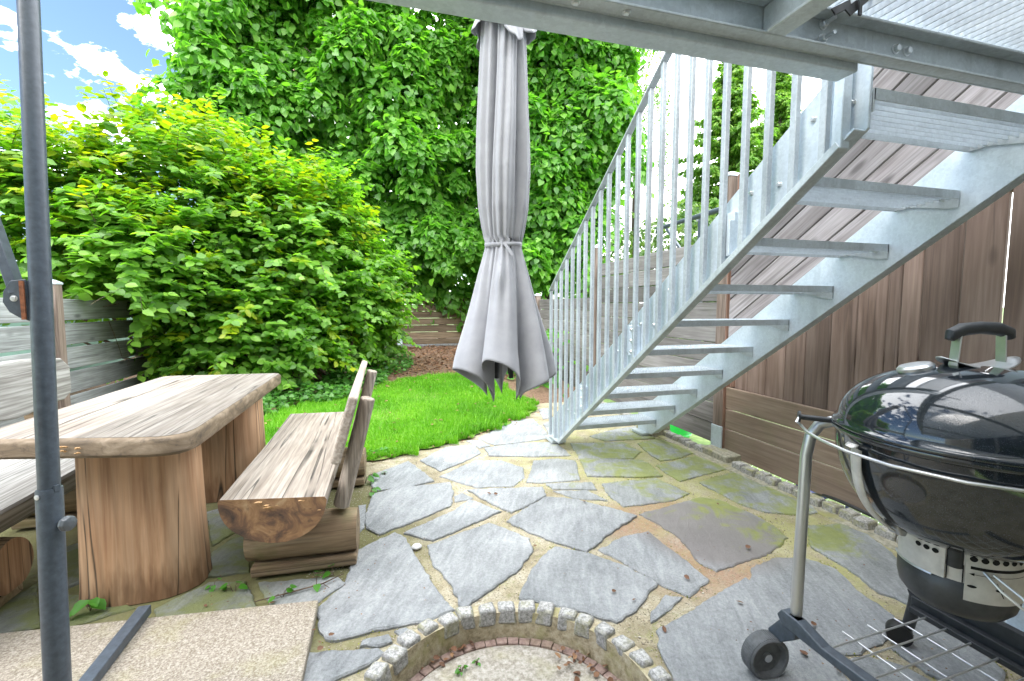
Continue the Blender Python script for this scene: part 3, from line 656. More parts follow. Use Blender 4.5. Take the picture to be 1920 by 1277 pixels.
def pedestal(cx, cy, w, d, flip):
    b = MB(); n = 40; out = []
    for i in range(n):
        t = math.pi*2*i/n; c, s_ = math.cos(t), math.sin(t)
        p = 2.6; x = math.copysign(abs(c)**(2/p), c)*w/2; y = math.copysign(abs(s_)**(2/p), s_)*d/2
        if (y > 0) != flip: y *= .25
        out.append((x, y))
    V = []; zs = [0, .05, .2, .4, .6, .655]; sc = [1.06, 1.035, 1.01, .985, .965, .96]
    for z, q in zip(zs, sc):
        V += [(cx+x*q*(1+.008*math.sin(7*i)), cy+y*q*(1+.01*math.sin(5*i)), z) for i, (x, y) in enumerate(out)]
    b.add(V, [(j*n+i, j*n+(i+1) % n, (j+1)*n+(i+1) % n, (j+1)*n+i) for j in range(len(zs)-1) for i in range(n)] + [tuple(range(n-1,-1,-1)), tuple(range((len(zs)-1)*n, len(zs)*n))])
    o = b.build('leg', M['table_leg'], tb, smooth=True, angle=50); return o
leg = pedestal(-1.0, 2.27, .44, .34, False)
pedestal(-.99, 3.30, .44, .40, False)
b = MB()
def blob(b, c, r):
    n = 11; c = Vector(c); V = [c + Vector((r*2*random.uniform(.6,1.2)*math.cos(2*math.pi*k/n), -.004+random.uniform(-.003,.003), r*.7*random.uniform(.5,1.2)*math.sin(2*math.pi*k/n))) for k in range(n)] + [c + Vector((0,-.010,.003))]
    b.add(V, [(k, (k+1) % n, n) for k in range(n)])
for x, y_, z in ((-1.105,1.972,.696),(-1.118,1.974,.694),(-1.06,1.962,.69),(-1.062,1.962,.672),(-1.11,1.973,.68)): blob(b, (x, y_, z), random.uniform(.004,.008))
b.build('bracket_fungus', M['fungus'], tb, smooth=True)

# ------------------------------------------------------------------ log benches
def half_log(b, x0, x1, y0, y1, zt, depth, skew=0.):
    n = 20; prof = [((x0+x1)/2 + (x1-x0)/2*math.cos(t), -depth*abs(math.sin(t))**.85) for t in np.linspace(math.pi, 2*math.pi, n)]
    prof[0] = (x0, -.012); prof[-1] = (x1, -.012); prof = [(x0+.008, 0)] + prof + [(x1-.008, 0)]
    k = len(prof); st = 9; V = []
    for j in range(st):
        t = j/(st-1); y = y0+(y1-y0)*t
        for x, z in prof: V.append((x+.004*math.sin(5*t+z*9), y + skew*((x-x0)/(x1-x0)-.5)*(1 if j < st-1 else .3), zt+z+.003*math.sin(8*t+20*x)*(1 if z > -.005 else .6)))
    F = [(j*k+i, (j+1)*k+i, (j+1)*k+(i+1) % k, j*k+(i+1) % k) for j in range(st-1) for i in range(k)]
    b.mat = 0; b.add(V, F); b.mat = 1; b.add([V[i] for i in range(k)], [tuple(range(k))]); b.add(V[-k:], [tuple(range(k-1,-1,-1))])
def log(b, p0, p1, r, flat=0.):
    n = 24; V = []; st = 8; p0, p1 = Vector(p0), Vector(p1); d = (p1-p0).normalized(); u = Vector((0,0,1)); s_ = d.cross(u)
    for j in range(st):
        t = j/(st-1); e = .93 if j in (0, st-1) else 1.0
        c = p0+(p1-p0)*t
        for i in range(n):
            a = 2*math.pi*i/n; z = math.sin(a); z = max(z, -1+flat)
            V.append(c + (s_*math.cos(a)+u*z)*r*e*(1+.02*math.sin(3*a+4*t)))
        if j == 0 or j == st-2: pass
    b.mat = 0; b.add(V, [(j*n+i, (j+1)*n+i, (j+1)*n+(i+1) % n, j*n+(i+1) % n) for j in range(st-1) for i in range(n)])
    b.mat = 1; b.add(V[:n], [tuple(range(n))]); b.add(V[-n:], [tuple(range(n-1,-1,-1))])
bn = thing('log_bench', 'rustic half log bench with orange rotten end beside the lawn', 'bench', (-.42, 2.75, 0))
b = MB(); half_log(b, -.656, -.236, 1.985, 3.52, .42, .185, -.09); b.build('seat', [M['bench_top'], M['end_grain']], bn, smooth=True)
for y0 in (2.235, 3.20):
    b = MB(); log(b, (-.60, y0, .145), (-.135, y0-.02, .145), .098, .08); b.build('log_foot', [M['bench_log'], M['bench_log']], bn, smooth=True)
    b = MB(); b.prism([(-.58,y0-.10),(-.14,y0-.115),(-.135,y0+.09),(-.57,y0+.10)], .012, .058); b.build('base_plank', M['bench_log'], bn, bevel=.008)
def back_board(b, y0, y1, lo, hi, th):
    """lo, hi: (x,z) of the lower and upper front edge"""
    lo, hi = Vector(lo), Vector(hi); d = (hi-lo).normalized(); nn = Vector((d.y, -d.x))
    L = (hi-lo).length
    prof = rounded([tuple(lo), tuple(lo+nn*th), tuple(hi+nn*th), tuple(hi)], .014, 3)
    b.prism(prof, y0, y1, 1)
b = MB(); back_board(b, 2.06, 3.43, (-.235, .515), (-.150, .81), .042); o = b.build('backrest', M['back_slab'], bn, bevel=.012, seg=3); 
for y0, x0 in ((2.20, 0), (3.13, .0)):
    b = MB(); b.tube([(-.205+x0, y0, .27), (-.135+x0, y0, .54), (-.075+x0, y0, .77)], [.047, .045, .042], 14, sx=1., sy=.8); b.build('back_post', M['bench_back'], bn, bevel=.006, smooth=True)
b = MB()
for x, z, r_ in ((-.50,.407,.008),(-.47,.394,.007),(-.462,.386,.009),(-.335,.41,.006),(-.265,.37,.004),(-.43,.393,.004)): blob(b, (x, 2.030-(x+.656)*.2143-.003, z), r_)
b.build('bracket_fungus', M['fungus'], bn, smooth=True)

lb = thing('log_bench', 'grey log bench with wavy backrest standing against the left fence', 'bench', (-1.68, 2.6, 0))
b = MB(); half_log(b, -1.90, -1.42, 1.75, 3.35, .42, .17); b.build('seat', [M['grey_bench'], M['end_grain']], lb, smooth=True)
for y0 in (2.22, 3.05):
    b = MB(); log(b, (-1.95, y0, .165), (-1.44, y0, .165), .115, .1); b.build('log_foot', [M['bench_log'], M['table_leg']], lb, smooth=True)
    b = MB(); b.span((-1.92, y0-.09, .012), (-1.47, y0+.09, .058)); b.build('base_plank', M['bench_log'], lb, bevel=.008)
b = MB(); P = []                                                    # wavy slab of a backrest
for i in range(25):
    t = i/24; y = 1.7+1.75*t; P.append((y, .905 - .02*t + .018*math.sin(t*9+1) - (.05 if t > .97 else 0)))
Q = [(1.7+1.75*(1-i/24), .615 + .016*math.sin(i*.8) + (.05 if i == 0 else 0)) for i in range(25)]
b.prism([(y, z) for y, z in P+Q], -1.925, -1.875, 0); b.build('backrest', M['grey_bench'], lb, bevel=.012, seg=3)
for y0 in (2.1, 3.2):
    b = MB(); b.bar((-1.86, y0, .3), (-1.97, y0, .82), .08, .06, (0,1,0)); b.build('back_post', M['bench_log'], lb, bevel=.01)

# ------------------------------------------------------------------ fences
def fpost(name, par, x, y, z0, z1, w=.09, mat='post_wood', cap=True, shoe=0.):
    b = MB(); b.span((x-w/2, y-w/2, z0), (x+w/2, y+w/2, z1)); o = b.build('post', M[mat], par, bevel=.006)
    if cap:
        b = MB(); b.lathe([(w*.78, -.012), (w*.78, .004), (w*.2, .03)], (x, y, z1), 4, (0,0,1)); b.build('post_cap', M['zinc'], o)
    if shoe:
        b = MB(); b.span((x-w/2-.006, y-w/2-.006, z0-.02), (x+w/2+.006, y+w/2+.006, z0+shoe)); b.build('post_shoe', M['zinc'], o, bevel=.003)
    return o
FL = -2.9                                                           # left fence: open horizontal boards
lf = thing('board_fence', 'weathered grey fence of wide horizontal boards behind the left bench', 'fence', (FL, 5.0, -.02))
b = MB()
for y0, y1 in ((2.2, 5.06), (5.06, 7.9), (7.9, 10.6)):
    for k in range(6):
        z = 1.26-.232*k; dz = gz((y0+y1)/2)*.0
        b.span((FL-.014+random.uniform(-.003,.003), y0+.004, z-.202), (FL+.012, y1-.004, z))
b.build('slat_panel', M['grey_plank'], lf, bevel=.004, seg=1)
for y in (2.2, 5.06, 7.9, 10.6): fpost('post', lf, FL+.065, y, -.1, 1.40, .09)

bf = thing('board_fence', 'low brown fence of closed horizontal boards under the trees at the far end', 'fence', (0, 10.75, .25))
b = MB()
for x0, x1 in ((-2.8, .36), (.36, 2.62)):
    for k in range(7):
        z = .27+.16*k; b.span((x0+.004, 10.74+random.uniform(-.004,.004), z), (x1-.004, 10.77, z+.152))
b.build('slat_panel', M['back_plank'], bf, bevel=.004, seg=1)
for x, h in ((-2.8, 1.4), (-.75, 1.45), (.36, 1.52), (2.62, 1.45)): fpost('post', bf, x, 10.68, .22, h, .1, shoe=.32 if x == .36 else 0)
b = MB(); b.span((-.6, 10.50, .2), (2.4, 10.62, .31)); b.build('kerb_board', M['grey_plank'], bf, bevel=.01)

FR = 2.65
rf = thing('board_fence', 'tall dark fence of closed horizontal boards seen through the stair balusters', 'fence', (FR, 5.3, 0))
b = MB()
for y0, y1, zt in ((3.06, 5.30, 1.73), (5.30, 7.60, 1.30), (7.6, 10.7, 1.32)):
    k = 0
    while zt-.168*k > .1:
        z = zt-.168*k; dj = random.uniform(-.004,.004)
        if y0 < 4 and k in (0, 1):
            m_ = 4.25 + .3*k; b.span((FR-.014+dj, y0, z-.16), (FR+.012, m_-.003, z+.0)); b.span((FR-.014-dj, m_+.003, z-.163), (FR+.012, y1, z-.012))
        else: b.span((FR-.014+dj, y0+.004, z-.162), (FR+.012, y1-.004, z))
        k += 1
b.build('slat_panel', M['dark_plank'], rf, bevel=.004, seg=1)
fpost('post', rf, FR-.03, 5.30, 0, 1.93, .09); fpost('post', rf, FR-.03, 7.60, 0, 1.38, .1); fpost('post', rf, FR-.03, 10.7, .2, 1.45, .1)

sf = thing('board_fence', 'brown privacy fence with upright boards above three lying boards at the right', 'fence', (FR, 1.5, 0))
b = MB()
for z0, z1 in ((.014, .211), (.219, .372), (.380, .551)): b.span((FR-.032, -1.6, z0), (FR-.004, 2.985, z1))
b.build('lower_boards', M['low_plank'], sf, bevel=.004, seg=1)
b = MB(); y = 2.97; widths = [.168,.168,.160,.152,.168,.156,.160,.07,.095,.16,.16,.16,.16,.16,.16,.16,.16,.16,.16,.16]
for i, w in enumerate(widths):
    y1 = y-w; g = .006 if i not in (9, 10) else (.006 if i == 9 else .013)
    za, zb_ = 2.66-.66*y, 2.66-.66*y1
    b.prism([(y, .50), (y, za), (y1+g, zb_), (y1+g, .50)], FR+random.uniform(-.002,.003), FR+.024, 0); y = y1
b.build('upright_boards', M['brown_board'], sf, bevel=.003, seg=1)
b = MB(); 
for c in (.9, 1.75): b.span((FR+.026, -1.6, c-.05), (FR+.06, 2.97, c+.05))
b.build('back_rail', M['red_wood'], sf)
cs = [2.685, 2.855, 3.025, 3.20, 3.375, 3.55, 3.72, 3.87, 3.98]
b = MB(); th = math.atan(.66)
for c0, c1 in zip(cs, cs[1:]):
    y0, y1 = 2.965, -.9
    b.prism([(y0, c0-.66*y0+.004), (y0, min(c1-.66*y0-.007, 2.3)), (y1, c1-.66*y1-.007), (y1, c0-.66*y1+.004)], FR-.045+random.uniform(-.003,.003), FR-.012, 0)
so = b.build('sloping_boards', M['slant_board'], sf, bevel=.003, seg=1)
b = MB(); b.span((FR-.010, 2.93, .56), (FR+.03, 2.965, 2.2)); b.build('batten', M['red_wood'], sf)
po = fpost('post', sf, FR-.005, 3.045, .04, 2.21, .105, 'post_wood', True, .19)
b = MB(); b.span((FR-.05, 2.985, .05), (FR+.04, 2.9965, 1.9)); b.build('batten', M['red_wood'], sf)
b = MB(); b.span((FR-.17, 2.80, -.24), (FR+.07, 3.10, .055)); b.build('footing', M['concrete'], sf, bevel=.012, seg=3)

# ------------------------------------------------------------------ steel staircase
ST = thing('steel_staircase', 'galvanised steel outdoor staircase with grating treads and baluster railing', 'staircase', (1.9, 3.6, 0))
def zl(y): return 1.74-.693*(y-1.085)
prof = [(1.085, zl(1.085)), (3.545, .035), (3.77, .035), (3.77, .19), (1.085, 2.045)]
Y0, RUN, Z0, RISE = 3.467, .265, .1893, .1856
for xs_, nm in (((1.437, 1.449), 'l'), ((2.312, 2.326), 'r')):
    b = MB(); b.prism(prof, xs_[0], xs_[1], 0)
    o = b.build('stringer', M['zinc'], ST, bevel=.002, seg=1)
    s_ = -1 if nm == 'l' else 1; xo = xs_[0] if nm == 'l' else xs_[1]
    b = MB()                                                         # flange folded outwards along the lower edge
    b.bar((xo+s_*.022, 1.095, zl(1.095)+.004), (xo+s_*.022, 3.53, zl(3.53)+.006), .044, .008, (0, .57, .82))
    b.build('flange', M['zinc'], o)
    for k in range(10):
        y = Y0-k*RUN; z = Z0+k*RISE
        for dy, dz in ((.055, -.024), (.19, -.024)): b = MB(); b.bolt((xo, y+dy, z+dz), (s_, 0, 0), .0085, .010, .006 if nm == 'r' else 0); b.build('bolt', M['bolt'], o)
    b = MB(); b.span((xs_[0]-.06, 3.60, .012), (xs_[1]+.06, 3.78, .035)); b.build('foot_plate', M['zinc_beam'], o, bevel=.003)
b = MB(); b.span((2.33, 3.58, -.05), (2.54, 3.83, .10)); b.build('foot_block', M['concrete'], ST, bevel=.012)
DP = .245
for k in range(10):
    y = Y0-k*RUN; z = Z0+k*RISE; xa, xb = 1.452, 2.309
    b = MB()                                                         # near (back) plate, nosing, end plates
    b.span((xa, y, z-.034), (xb, y+.004, z)); b.span((xa, y+DP-.004, z-.04), (xb, y+DP, z))
    for x in (xa, xb-.005): b.prism([(y, z-.001), (y+DP, z-.001), (y+DP, z-.036), (y+.17, z-.036), (y+.03, z-.068), (y, z-.068)], x, x+.005, 0)
    t = b.build('tread', M['zinc_tread'], ST)
    b = MB()                                                         # grating bars
    for j in range(1, 8): b.span((xa+.005, y+j*DP/8-.0012, z-.031), (xb-.005, y+j*DP/8+.0012, z-.002))
    nb = 39
    for i in range(1, nb): xx = xa + (xb-xa)*i/nb; b.span((xx-.002, y+.004, z-.0085), (xx+.002, y+DP-.004, z-.0015))
    b.build('grating', M['zinc_bright'], t)
    for dy in (.055, .19):
        for x, d in ((xb-.005, -1), (xa+.005, 1)): b = MB(); b.bolt((x, y+dy, z-.024), (d, 0, 0), .008, .010, .008); b.build('bolt', M['bolt'], t)
# railing in the plane x = 1.40
XR = 1.40
def zr(y): return 1.33+.692*(3.70-y)
def zbm(y): return .067+.70*(3.472-y)
b = MB(); b.bar((XR, 3.715, zr(3.715)), (XR, .95, zr(.95)), .042, .010, (0, .57, .82)); b.build('handrail', M['zinc_beam'], ST, bevel=.002, seg=1)
b = MB(); b.bar((XR, 3.478, zbm(3.478)), (XR, 1.135, zbm(1.135)), .040, .026, (0, .57, .82)); b.bar((XR, 3.715, .062), (XR, 3.452, .062), .040, .012)
b.build('bottom_rail', M['zinc_beam'], ST, bevel=.002, seg=1)
for k in range(23):
    y = 3.700-.1137*k
    za = .068 if y > 3.48 else zbm(y)+.014
    b = MB(); b.span((XR-.0115, y-.0125, za), (XR+.0115, y+.0125, zr(y)-.004)); b.build('baluster', M['zinc_bar'], ST, bevel=.002, seg=1)
b = MB(); b.span((XR-.018, 1.125, zbm(1.14)-.01), (XR+.018, 1.158, 2.42)); b.build('end_post', M['zinc'], ST, bevel=.002, seg=1)
for yb in (1.60, 2.33, 3.02):                                         # angle cleats tying the railing to the stringer
    b = MB(); zc = zl(yb)+.115
    b.span((1.414, yb, zc-.09), (1.4365, yb+.10, zc+.09)); b.span((XR-.012, yb-.004, zc-.09), (1.414, yb+.004, zc+.055)); o = b.build('railing_cleat', M['zinc'], ST, bevel=.002, seg=1)
    for dz in (-.065, 0, .065): b = MB(); b.bolt((1.414, yb+.06, zc+dz), (-1, 0, 0), .010, .011); b.build('bolt', M['bolt'], o)

# ------------------------------------------------------------------ steel deck overhead
dk = thing('steel_deck', 'galvanised steel balcony deck with grating floor overhead', 'balcony', (0, 1.0, 1.9))
b = MB(); b.span((-3.4, 1.036, 1.893), (3.3, 1.044, 1.993)); b.span((-3.4, .996, 1.893), (3.3, 1.036, 1.9005)); b.span((-3.4, .996, 1.984), (3.3, 1.036, 1.993))
b.build('beam', M['zinc_beam'], dk, bevel=.002, seg=1)
b = MB(); b.span((-3.4, 1.0445, 1.872), (1.335, 1.112, 1.906)); b.build('bottom_tube', M['zinc'], dk, bevel=.006, seg=3)
for x in (-2.1, -.55, .985, 2.45):
    b = MB(); b.span((x-.004, -.75, 1.9025), (x+.004, 1.034, 1.982)); b.span((x-.03, -.75, 1.893), (x+.03, .994, 1.9015)); b.span((x-.03, -.75, 1.984), (x+.03, .995, 1.9915)); b.build('joist', M['zinc_beam'], dk, bevel=.002, seg=1)
b = MB()
xx = -3.35
while xx < 3.28: b.span((xx-.0015, -.75, 1.997), (xx+.0015, 1.03, 2.027)); xx += .0333
yy = -.72
while yy < 1.03: b.span((-3.38, yy-.0016, 2.0205), (3.28, yy+.0016, 2.0265)); yy += .019
b.build('grating', M['zinc_bright'], dk)
for x, z, s_ in ((1.185, 1.972, .026), (1.185, 1.934, .026), (1.46, 1.948, 0), (1.505, 1.948, 0)): b = MB(); b.bolt((x, 1.036, z), (0, -1, 0), .0105, .012, s_); b.build('bolt', M['bolt'], dk)
for x in (.20, .33, .44, .57): b = MB(); b.bolt((x, 1.018, 1.893), (0, 0, -1), .008, .006); b.build('bolt', M['bolt'], dk)
b = MB(); b.bar((1.16, .985, 1.972), (1.27, .975, 2.03), .020, .004, (0,-1,.3)); b.bar((1.185, .965, 1.962), (1.255, .96, 2.02), .022, .004, (0,-1,.3)); b.bar((1.214, .955, 1.955), (1.214, .955, 2.03), .010, .004, (0,-1,0))
b.build('grating_clip', M['wire_black'], dk)
cm = thing('steel_column', 'galvanised steel post of the balcony on a base plate behind the grill', 'post', (2.25, .98, 0))
b = MB(); b.span((2.17, .93, .018), (2.30, 1.03, 1.892)); b.build('shaft', M['zinc'], cm, bevel=.004)
b = MB(); b.span((2.10, .85, -.02), (2.37, 1.12, .018)); b.build('base_plate', M['zinc'], cm, bevel=.003)

# ------------------------------------------------------------------ house behind the camera (seen mirrored in the grill lid)
hs = thing('house', 'beige plastered house wall with glass door mirrored in the grill lid', 'house', (0, -.95, 0))
b = MB()
for x0, x1, z0, z1 in ((-5,-1.1,-.2,5.2), (1.1,2.0,-.2,5.2), (3.1,4.2,-.2,5.2), (-1.1,1.1,2.15,5.2), (2.0,3.1,2.1,5.2), (2.0,3.1,-.2,.8)): b.span((x0,-1.05,z0), (x1,-.80,z1))
b.build('wall', M['plaster'], hs)
dr = MB()
for x0, x1, z0, z1 in ((-1.1,-1.02,0,2.15), (1.02,1.1,0,2.15), (-.04,.04,0,2.15), (-1.1,1.1,2.08,2.15)): dr.span((x0,-.93,z0), (x1,-.86,z1))
d_ = dr.build('door', M['window_frame'], hs); b = MB(); b.span((-1.02,-.92,.03), (1.02,-.90,2.08)); b.build('pane', M['window_glass'], d_)
dr = MB()
for x0, x1, z0, z1 in ((2.0,2.07,.8,2.1), (3.03,3.1,.8,2.1), (2.07,3.03,.8,.87), (2.07,3.03,2.03,2.1)): dr.span((x0,-.93,z0), (x1,-.86,z1))
d_ = dr.build('window', M['window_frame'], hs); b = MB(); b.span((2.07,-.92,.87), (3.03,-.90,2.03)); b.build('pane', M['window_glass'], d_)

# ------------------------------------------------------------------ cantilever parasol
PX = thing('cantilever_parasol', 'closed grey cantilever parasol hanging from a black side pole', 'parasol', (-.842, 1.39, .03))
pA, pB = Vector((-.842, 1.397, .05)), Vector((-.898, 1.632, 2.78))
at = lambda z: pA + (pB-pA)*((z-.05)/2.73)
b = MB(); b.tube([at(.05), at(1.4), at(2.78)], .0225, 24); b.build('pole', M['anthracite'], PX, smooth=True)
b = MB(); b.tube([at(.04), at(.715), at(.72)], [.0272, .0272, .0262], 24)
for a_ in (-.5, 2.3):
    p = at(.722) + Vector((math.cos(a_), math.sin(a_), 0))*.0262; b.box(p, (.012, .006, .016), a_+1.57)
sl = b.build('pole_sleeve', M['anthracite'], PX, smooth=True)
b = MB(); p = at(.706); b.bolt(p+Vector((-.012,-.0245,0)), (-.35,-1,0), .005, .003); b.build('screw', M['bolt'], sl)
b = MB(); p = at(.63)+Vector((.026,-.012,0)); dn = (.93,-.36,0)
b.lathe([(.007,0),(.007,.014)], p, 10, dn)
pr = [(.010,.010),(.019,.014),(.021,.022),(.019,.031),(.008,.034)]; b.lathe(pr, p, 8, dn); b.build('knob', M['grey_knob'], PX, bevel=.002)
# cross foot
b = MB(); b.span((-.910,.86,.036), (-.868,1.955,.070)); b.build('foot_bar', M['anthracite'], PX, bevel=.003); b = MB(); b.span((-1.40,1.375,.036), (-.33,1.417,.069)); b.build('foot_bar', M['anthracite'], PX, bevel=.003)
b = MB(); b.span((-.906,1.951,.038), (-.872,1.958,.068)); b.build('end_cap', M['black_plastic'], PX, bevel=.002)
# bracket and strut on the pole
b = MB(); u_ = Vector((-.9,.1,0)).normalized()
def pl2(pts, c, th):
    c = Vector(c); w_ = u_.cross(Vector((0,0,1)))
    for s_ in (-1, 1): b.add([c + u_*x + Vector((0,0,1))*z + w_*(s_*.014 - th/2) for x, z in pts] + [c + u_*x + Vector((0,0,1))*z + w_*(s_*.014 + th/2) for x, z in pts], [tuple(range(len(pts)-1,-1,-1)), tuple(range(len(pts), 2*len(pts)))] + [(i, (i+1) % len(pts), len(pts)+(i+1) % len(pts), len(pts)+i) for i in range(len(pts))])
pl2([(.015,-.055), (.020,.055), (.055,.05), (.072,.022), (.075,-.005), (.062,-.03), (.040,-.045)], at(1.213), .004); br = b.build('bracket', M['anthracite'], PX, bevel=.001, seg=1)
b = MB(); b.span(at(1.213)+Vector((-.032,-.021,-.05)), at(1.213)+Vector((-.023,-.016,.05))); b.build('rust_seam', M['rust'], br)
b = MB(); pc = at(1.213)+u_*.05; b.bolt(pc+Vector((0,-.016,.005)), (0,-1,0), .006, .004); b.build('bolt', M['bolt'], br)
tail = Vector((-1.30, 1.70, 2.42))
b = MB(); b.bar(pc+Vector((0,0,.015)), tail, .022, .034, (0,1,0)); b.build('strut', M['anthracite'], PX, bevel=.003)
UC = Vector((.492, 1.868, 0)); hub = Vector((.492, 1.868, 2.66))
b = MB(); b.tube([tail, pB + Vector((0,0,-.06)), hub + Vector((-.5,-.08,.06)), hub + Vector((0,0,.05))], [.024]*4, 16, sy=1.2); b.build('arm', M['anthracite'], PX, smooth=True)
b = MB(); b.tube([hub + Vector((0,0,.05)), UC + Vector((0,0,2.40))], .016, 12); b.tube([UC+Vector((0,0,2.45)), UC+Vector((0,0,1.02))], .018, 12); b.build('hub_rod', M['anthracite'], PX, smooth=True)

def interp(z, T): return float(np.interp(z, [t[0] for t in T][::-1], [t[1] for t in T][::-1]))
RAD = [(2.46,.05),(2.40,.083),(2.25,.090),(2.1,.097),(1.9,.106),(1.75,.108),(1.6,.099),(1.52,.086),(1.465,.074),(1.44,.073),(1.40,.084),(1.32,.108),(1.2,.142),(1.08,.176),(.98,.205),(.9,.222),(.78,.212)]
LOB = [(185,42,.06,.945,.10),(262,35,.02,.985,-.22),(310,13,-.02,.895,.10),(335,12,.03,.915,.06),(359,12,.06,.945,.10),(49,38,.0,.95,-.15),(115,28,-.05,.93,.2)]
NL = 8; nth, nz = 420, 160; V = []
for j in range(nz+1):
    t = j/nz
    for i in range(nth):
        th = 360*i/nth
        for q_, (c_, hw, am, hc, sk) in enumerate(LOB):
            fr = ((th-c_+180) % 360 - 180)/hw
            if -1 <= fr <= 1: break
        lobe = max(0, 1-abs(fr)**2.4)**.62                           # 0 in the valley, 1 on the fold
        valley = .79 + .018*math.sin(c_)
        zhem = valley + (hc-valley)*lobe**.75 - .035*fr*(1 if q_ == 1 else -.4)*lobe
        z = 2.46 + (zhem-2.46)*t
        Rz = interp(z, RAD)
        skirt = max(0, min(1, (1.42-z)/.40)); up = max(0, min(1, (z-1.47)/.30))*max(0, min(1, (2.40-z)/.25))
        depth = .22 + .46*skirt + .26*up
        rr = Rz*(1-depth + depth*lobe*(1+am*(.4+.6*skirt)))
        fine = math.sin(th*math.pi/180*19 + 2.3*z + q_)*(.0035*(1-skirt) + .0025*skirt*max(0, (z-1.15)/.3) + .0012) + .004*skirt*math.sin(14*z+q_*2.1)*(1-abs(fr))
        if q_ == 1: fine += .010*math.exp(-((fr-.25)/.22)**2)*up*math.sin((z-1.45)*4.2) + .016*math.exp(-((fr+.1)/.25)**2-((z-1.33)/.07)**2)
        phi = math.radians(th) + sk*lobe*(.35*up+.65*skirt+.15) + .10*math.sin(2.6*z+q_*1.7) + (.28*(z-1.9) if up else 0)
        V.append((UC.x + (rr+fine)*math.cos(phi), UC.y + (rr+fine)*math.sin(phi), z))
F = [(j*nth+i, j*nth+(i+1) % nth, (j+1)*nth+(i+1) % nth, (j+1)*nth+i) for j in range(nz) for i in range(nth)]
b = MB(); b.add(V, F); cp = b.build('canopy', M['fabric'], PX, smooth=True, angle=None)
so_ = cp.modifiers.new('thick', 'SOLIDIFY'); so_.thickness = .002; so_.offset = 0
# scalloped valance at the top
V = []; nth2, nz2 = 192, 24
for j in range(nz2+1):
    t = j/nz2
    for i in range(nth2):
        th = 2*math.pi*i/nth2; u = (th*NL/(2*math.pi)+.3) % NL; fr = u-int(u)
        zh = 2.285 - .022*abs(math.sin(math.pi*fr))**.6 + .03*math.sin(2*th+1) + (.02 if int(u) % 2 else -.015)
        z = 2.475+(zh-2.475)*t; rr = .045+.075*t**.8 + .004*t*math.sin(16*th)+.014*t*math.cos(5*th+2)
        V.append((UC.x+rr*math.cos(th), UC.y+rr*math.sin(th), z))
b = MB(); b.add(V, [(j*nth2+i, j*nth2+(i+1) % nth2, (j+1)*nth2+(i+1) % nth2, (j+1)*nth2+i) for j in range(nz2) for i in range(nth2)])
va = b.build('valance', M['fabric'], PX, smooth=True, angle=None); so_ = va.modifiers.new('thick', 'SOLIDIFY'); so_.thickness = .002; so_.offset = 0
b = MB(); pts = [UC + Vector(((.0785+.003*math.sin(4*a_))*math.cos(a_), (.0785+.003*math.sin(4*a_))*math.sin(a_), 1.453+.008*math.sin(a_+.5))) for a_ in np.linspace(0, 2*math.pi, 49)]
b.tube(pts, .0065, 8, sx=.4, sy=1.3); b.bar(UC+Vector((-.02,-.082,1.452)), UC+Vector((.012,-.098,1.40)), .012, .003, (0,-1,0)); b.build('tie_strap', M['fabric'], PX, smooth=True)
for k in range(8):
    a_ = 2*math.pi*(k+.2)/8; d = Vector((math.cos(a_), math.sin(a_), 0)); b = MB(); b.bar(UC+d*.03+Vector((0,0,2.40)), UC+d*.075+Vector((0,0,.90)), .014, .016, d); b.build('rib', M['black_plastic'], PX)

# ------------------------------------------------------------------ kettle grill
KX, KY, KZ, KR = 1.460, .798, .862, .285
KG = thing('kettle_grill', 'shiny black round charcoal kettle grill on a cart with wire shelf', 'grill', (KX, KY, 0))
kc = Vector((KX, KY, 0))
def on(a, r, z): return Vector((KX + r*math.cos(R(a)), KY + r*math.sin(R(a)), z))
b = MB(); lp_ = [(.288,KZ+.004),(.290,KZ+.010),(.286,KZ+.016)] + [(.278*math.cos(t)**.94, KZ+.016+.169*math.sin(t)**1.0) for t in np.linspace(.03, 1.5, 26)] + [(.0, KZ+.1852)]
b.lathe(lp_, kc, 96); b.build('lid', M['enamel'], KG, smooth=True, angle=60)
b = MB(); bp = [(.272,KZ+.004),(.290,KZ+.003),(.292,KZ-.004),(.288,KZ-.011),(.281,KZ-.014)] + [(.281*math.cos(t)**.72, KZ-.014-.270*math.sin(t)) for t in np.linspace(.06, 1.5, 26)] + [(0, KZ-.2845)]
b.lathe(bp, kc, 96); b.build('bowl', M['enamel'], KG, smooth=True, angle=60)
# lid handle
hx, hy = KX+.015, KY-.002; hd = Vector((.96,-.28,0)); hz = KZ+.180
b = MB(); b.tube([Vector((hx,hy,hz))+hd*x+Vector((0,0,z)) for x, z in ((-.076,.070),(-.070,.084),(-.045,.096),(0,.101),(.045,.098),(.072,.088),(.080,.074))], [.010,.016,.017,.016,.017,.016,.010], 14); ho = b.build('lid_handle', M['black_plastic'], KG, smooth=True)
for s_ in (-1, 1):
    base = Vector((hx,hy,hz))+hd*(.062*s_); hl = MB(); hl.bar(base+Vector((0,0,-.012)), base+hd*(.006*-s_)+Vector((0,0,.082)), .026, .004, hd); hl.build('handle_strap', M['steel'], ho, bevel=.001, seg=1)
b = MB(); V = []; nr, na = 6, 36                                     # curved heat shield under the grip
for i in range(nr+1):
    for k in range(na):
        a_ = 2*math.pi*k/na; x, y = .098*math.cos(a_)*i/nr, .05*math.sin(a_)*i/nr; V.append(Vector((hx,hy,hz))+hd*x+hd.cross(Vector((0,0,1)))*y+Vector((0,0,.006+2.2*x*x-3.*y*y)))
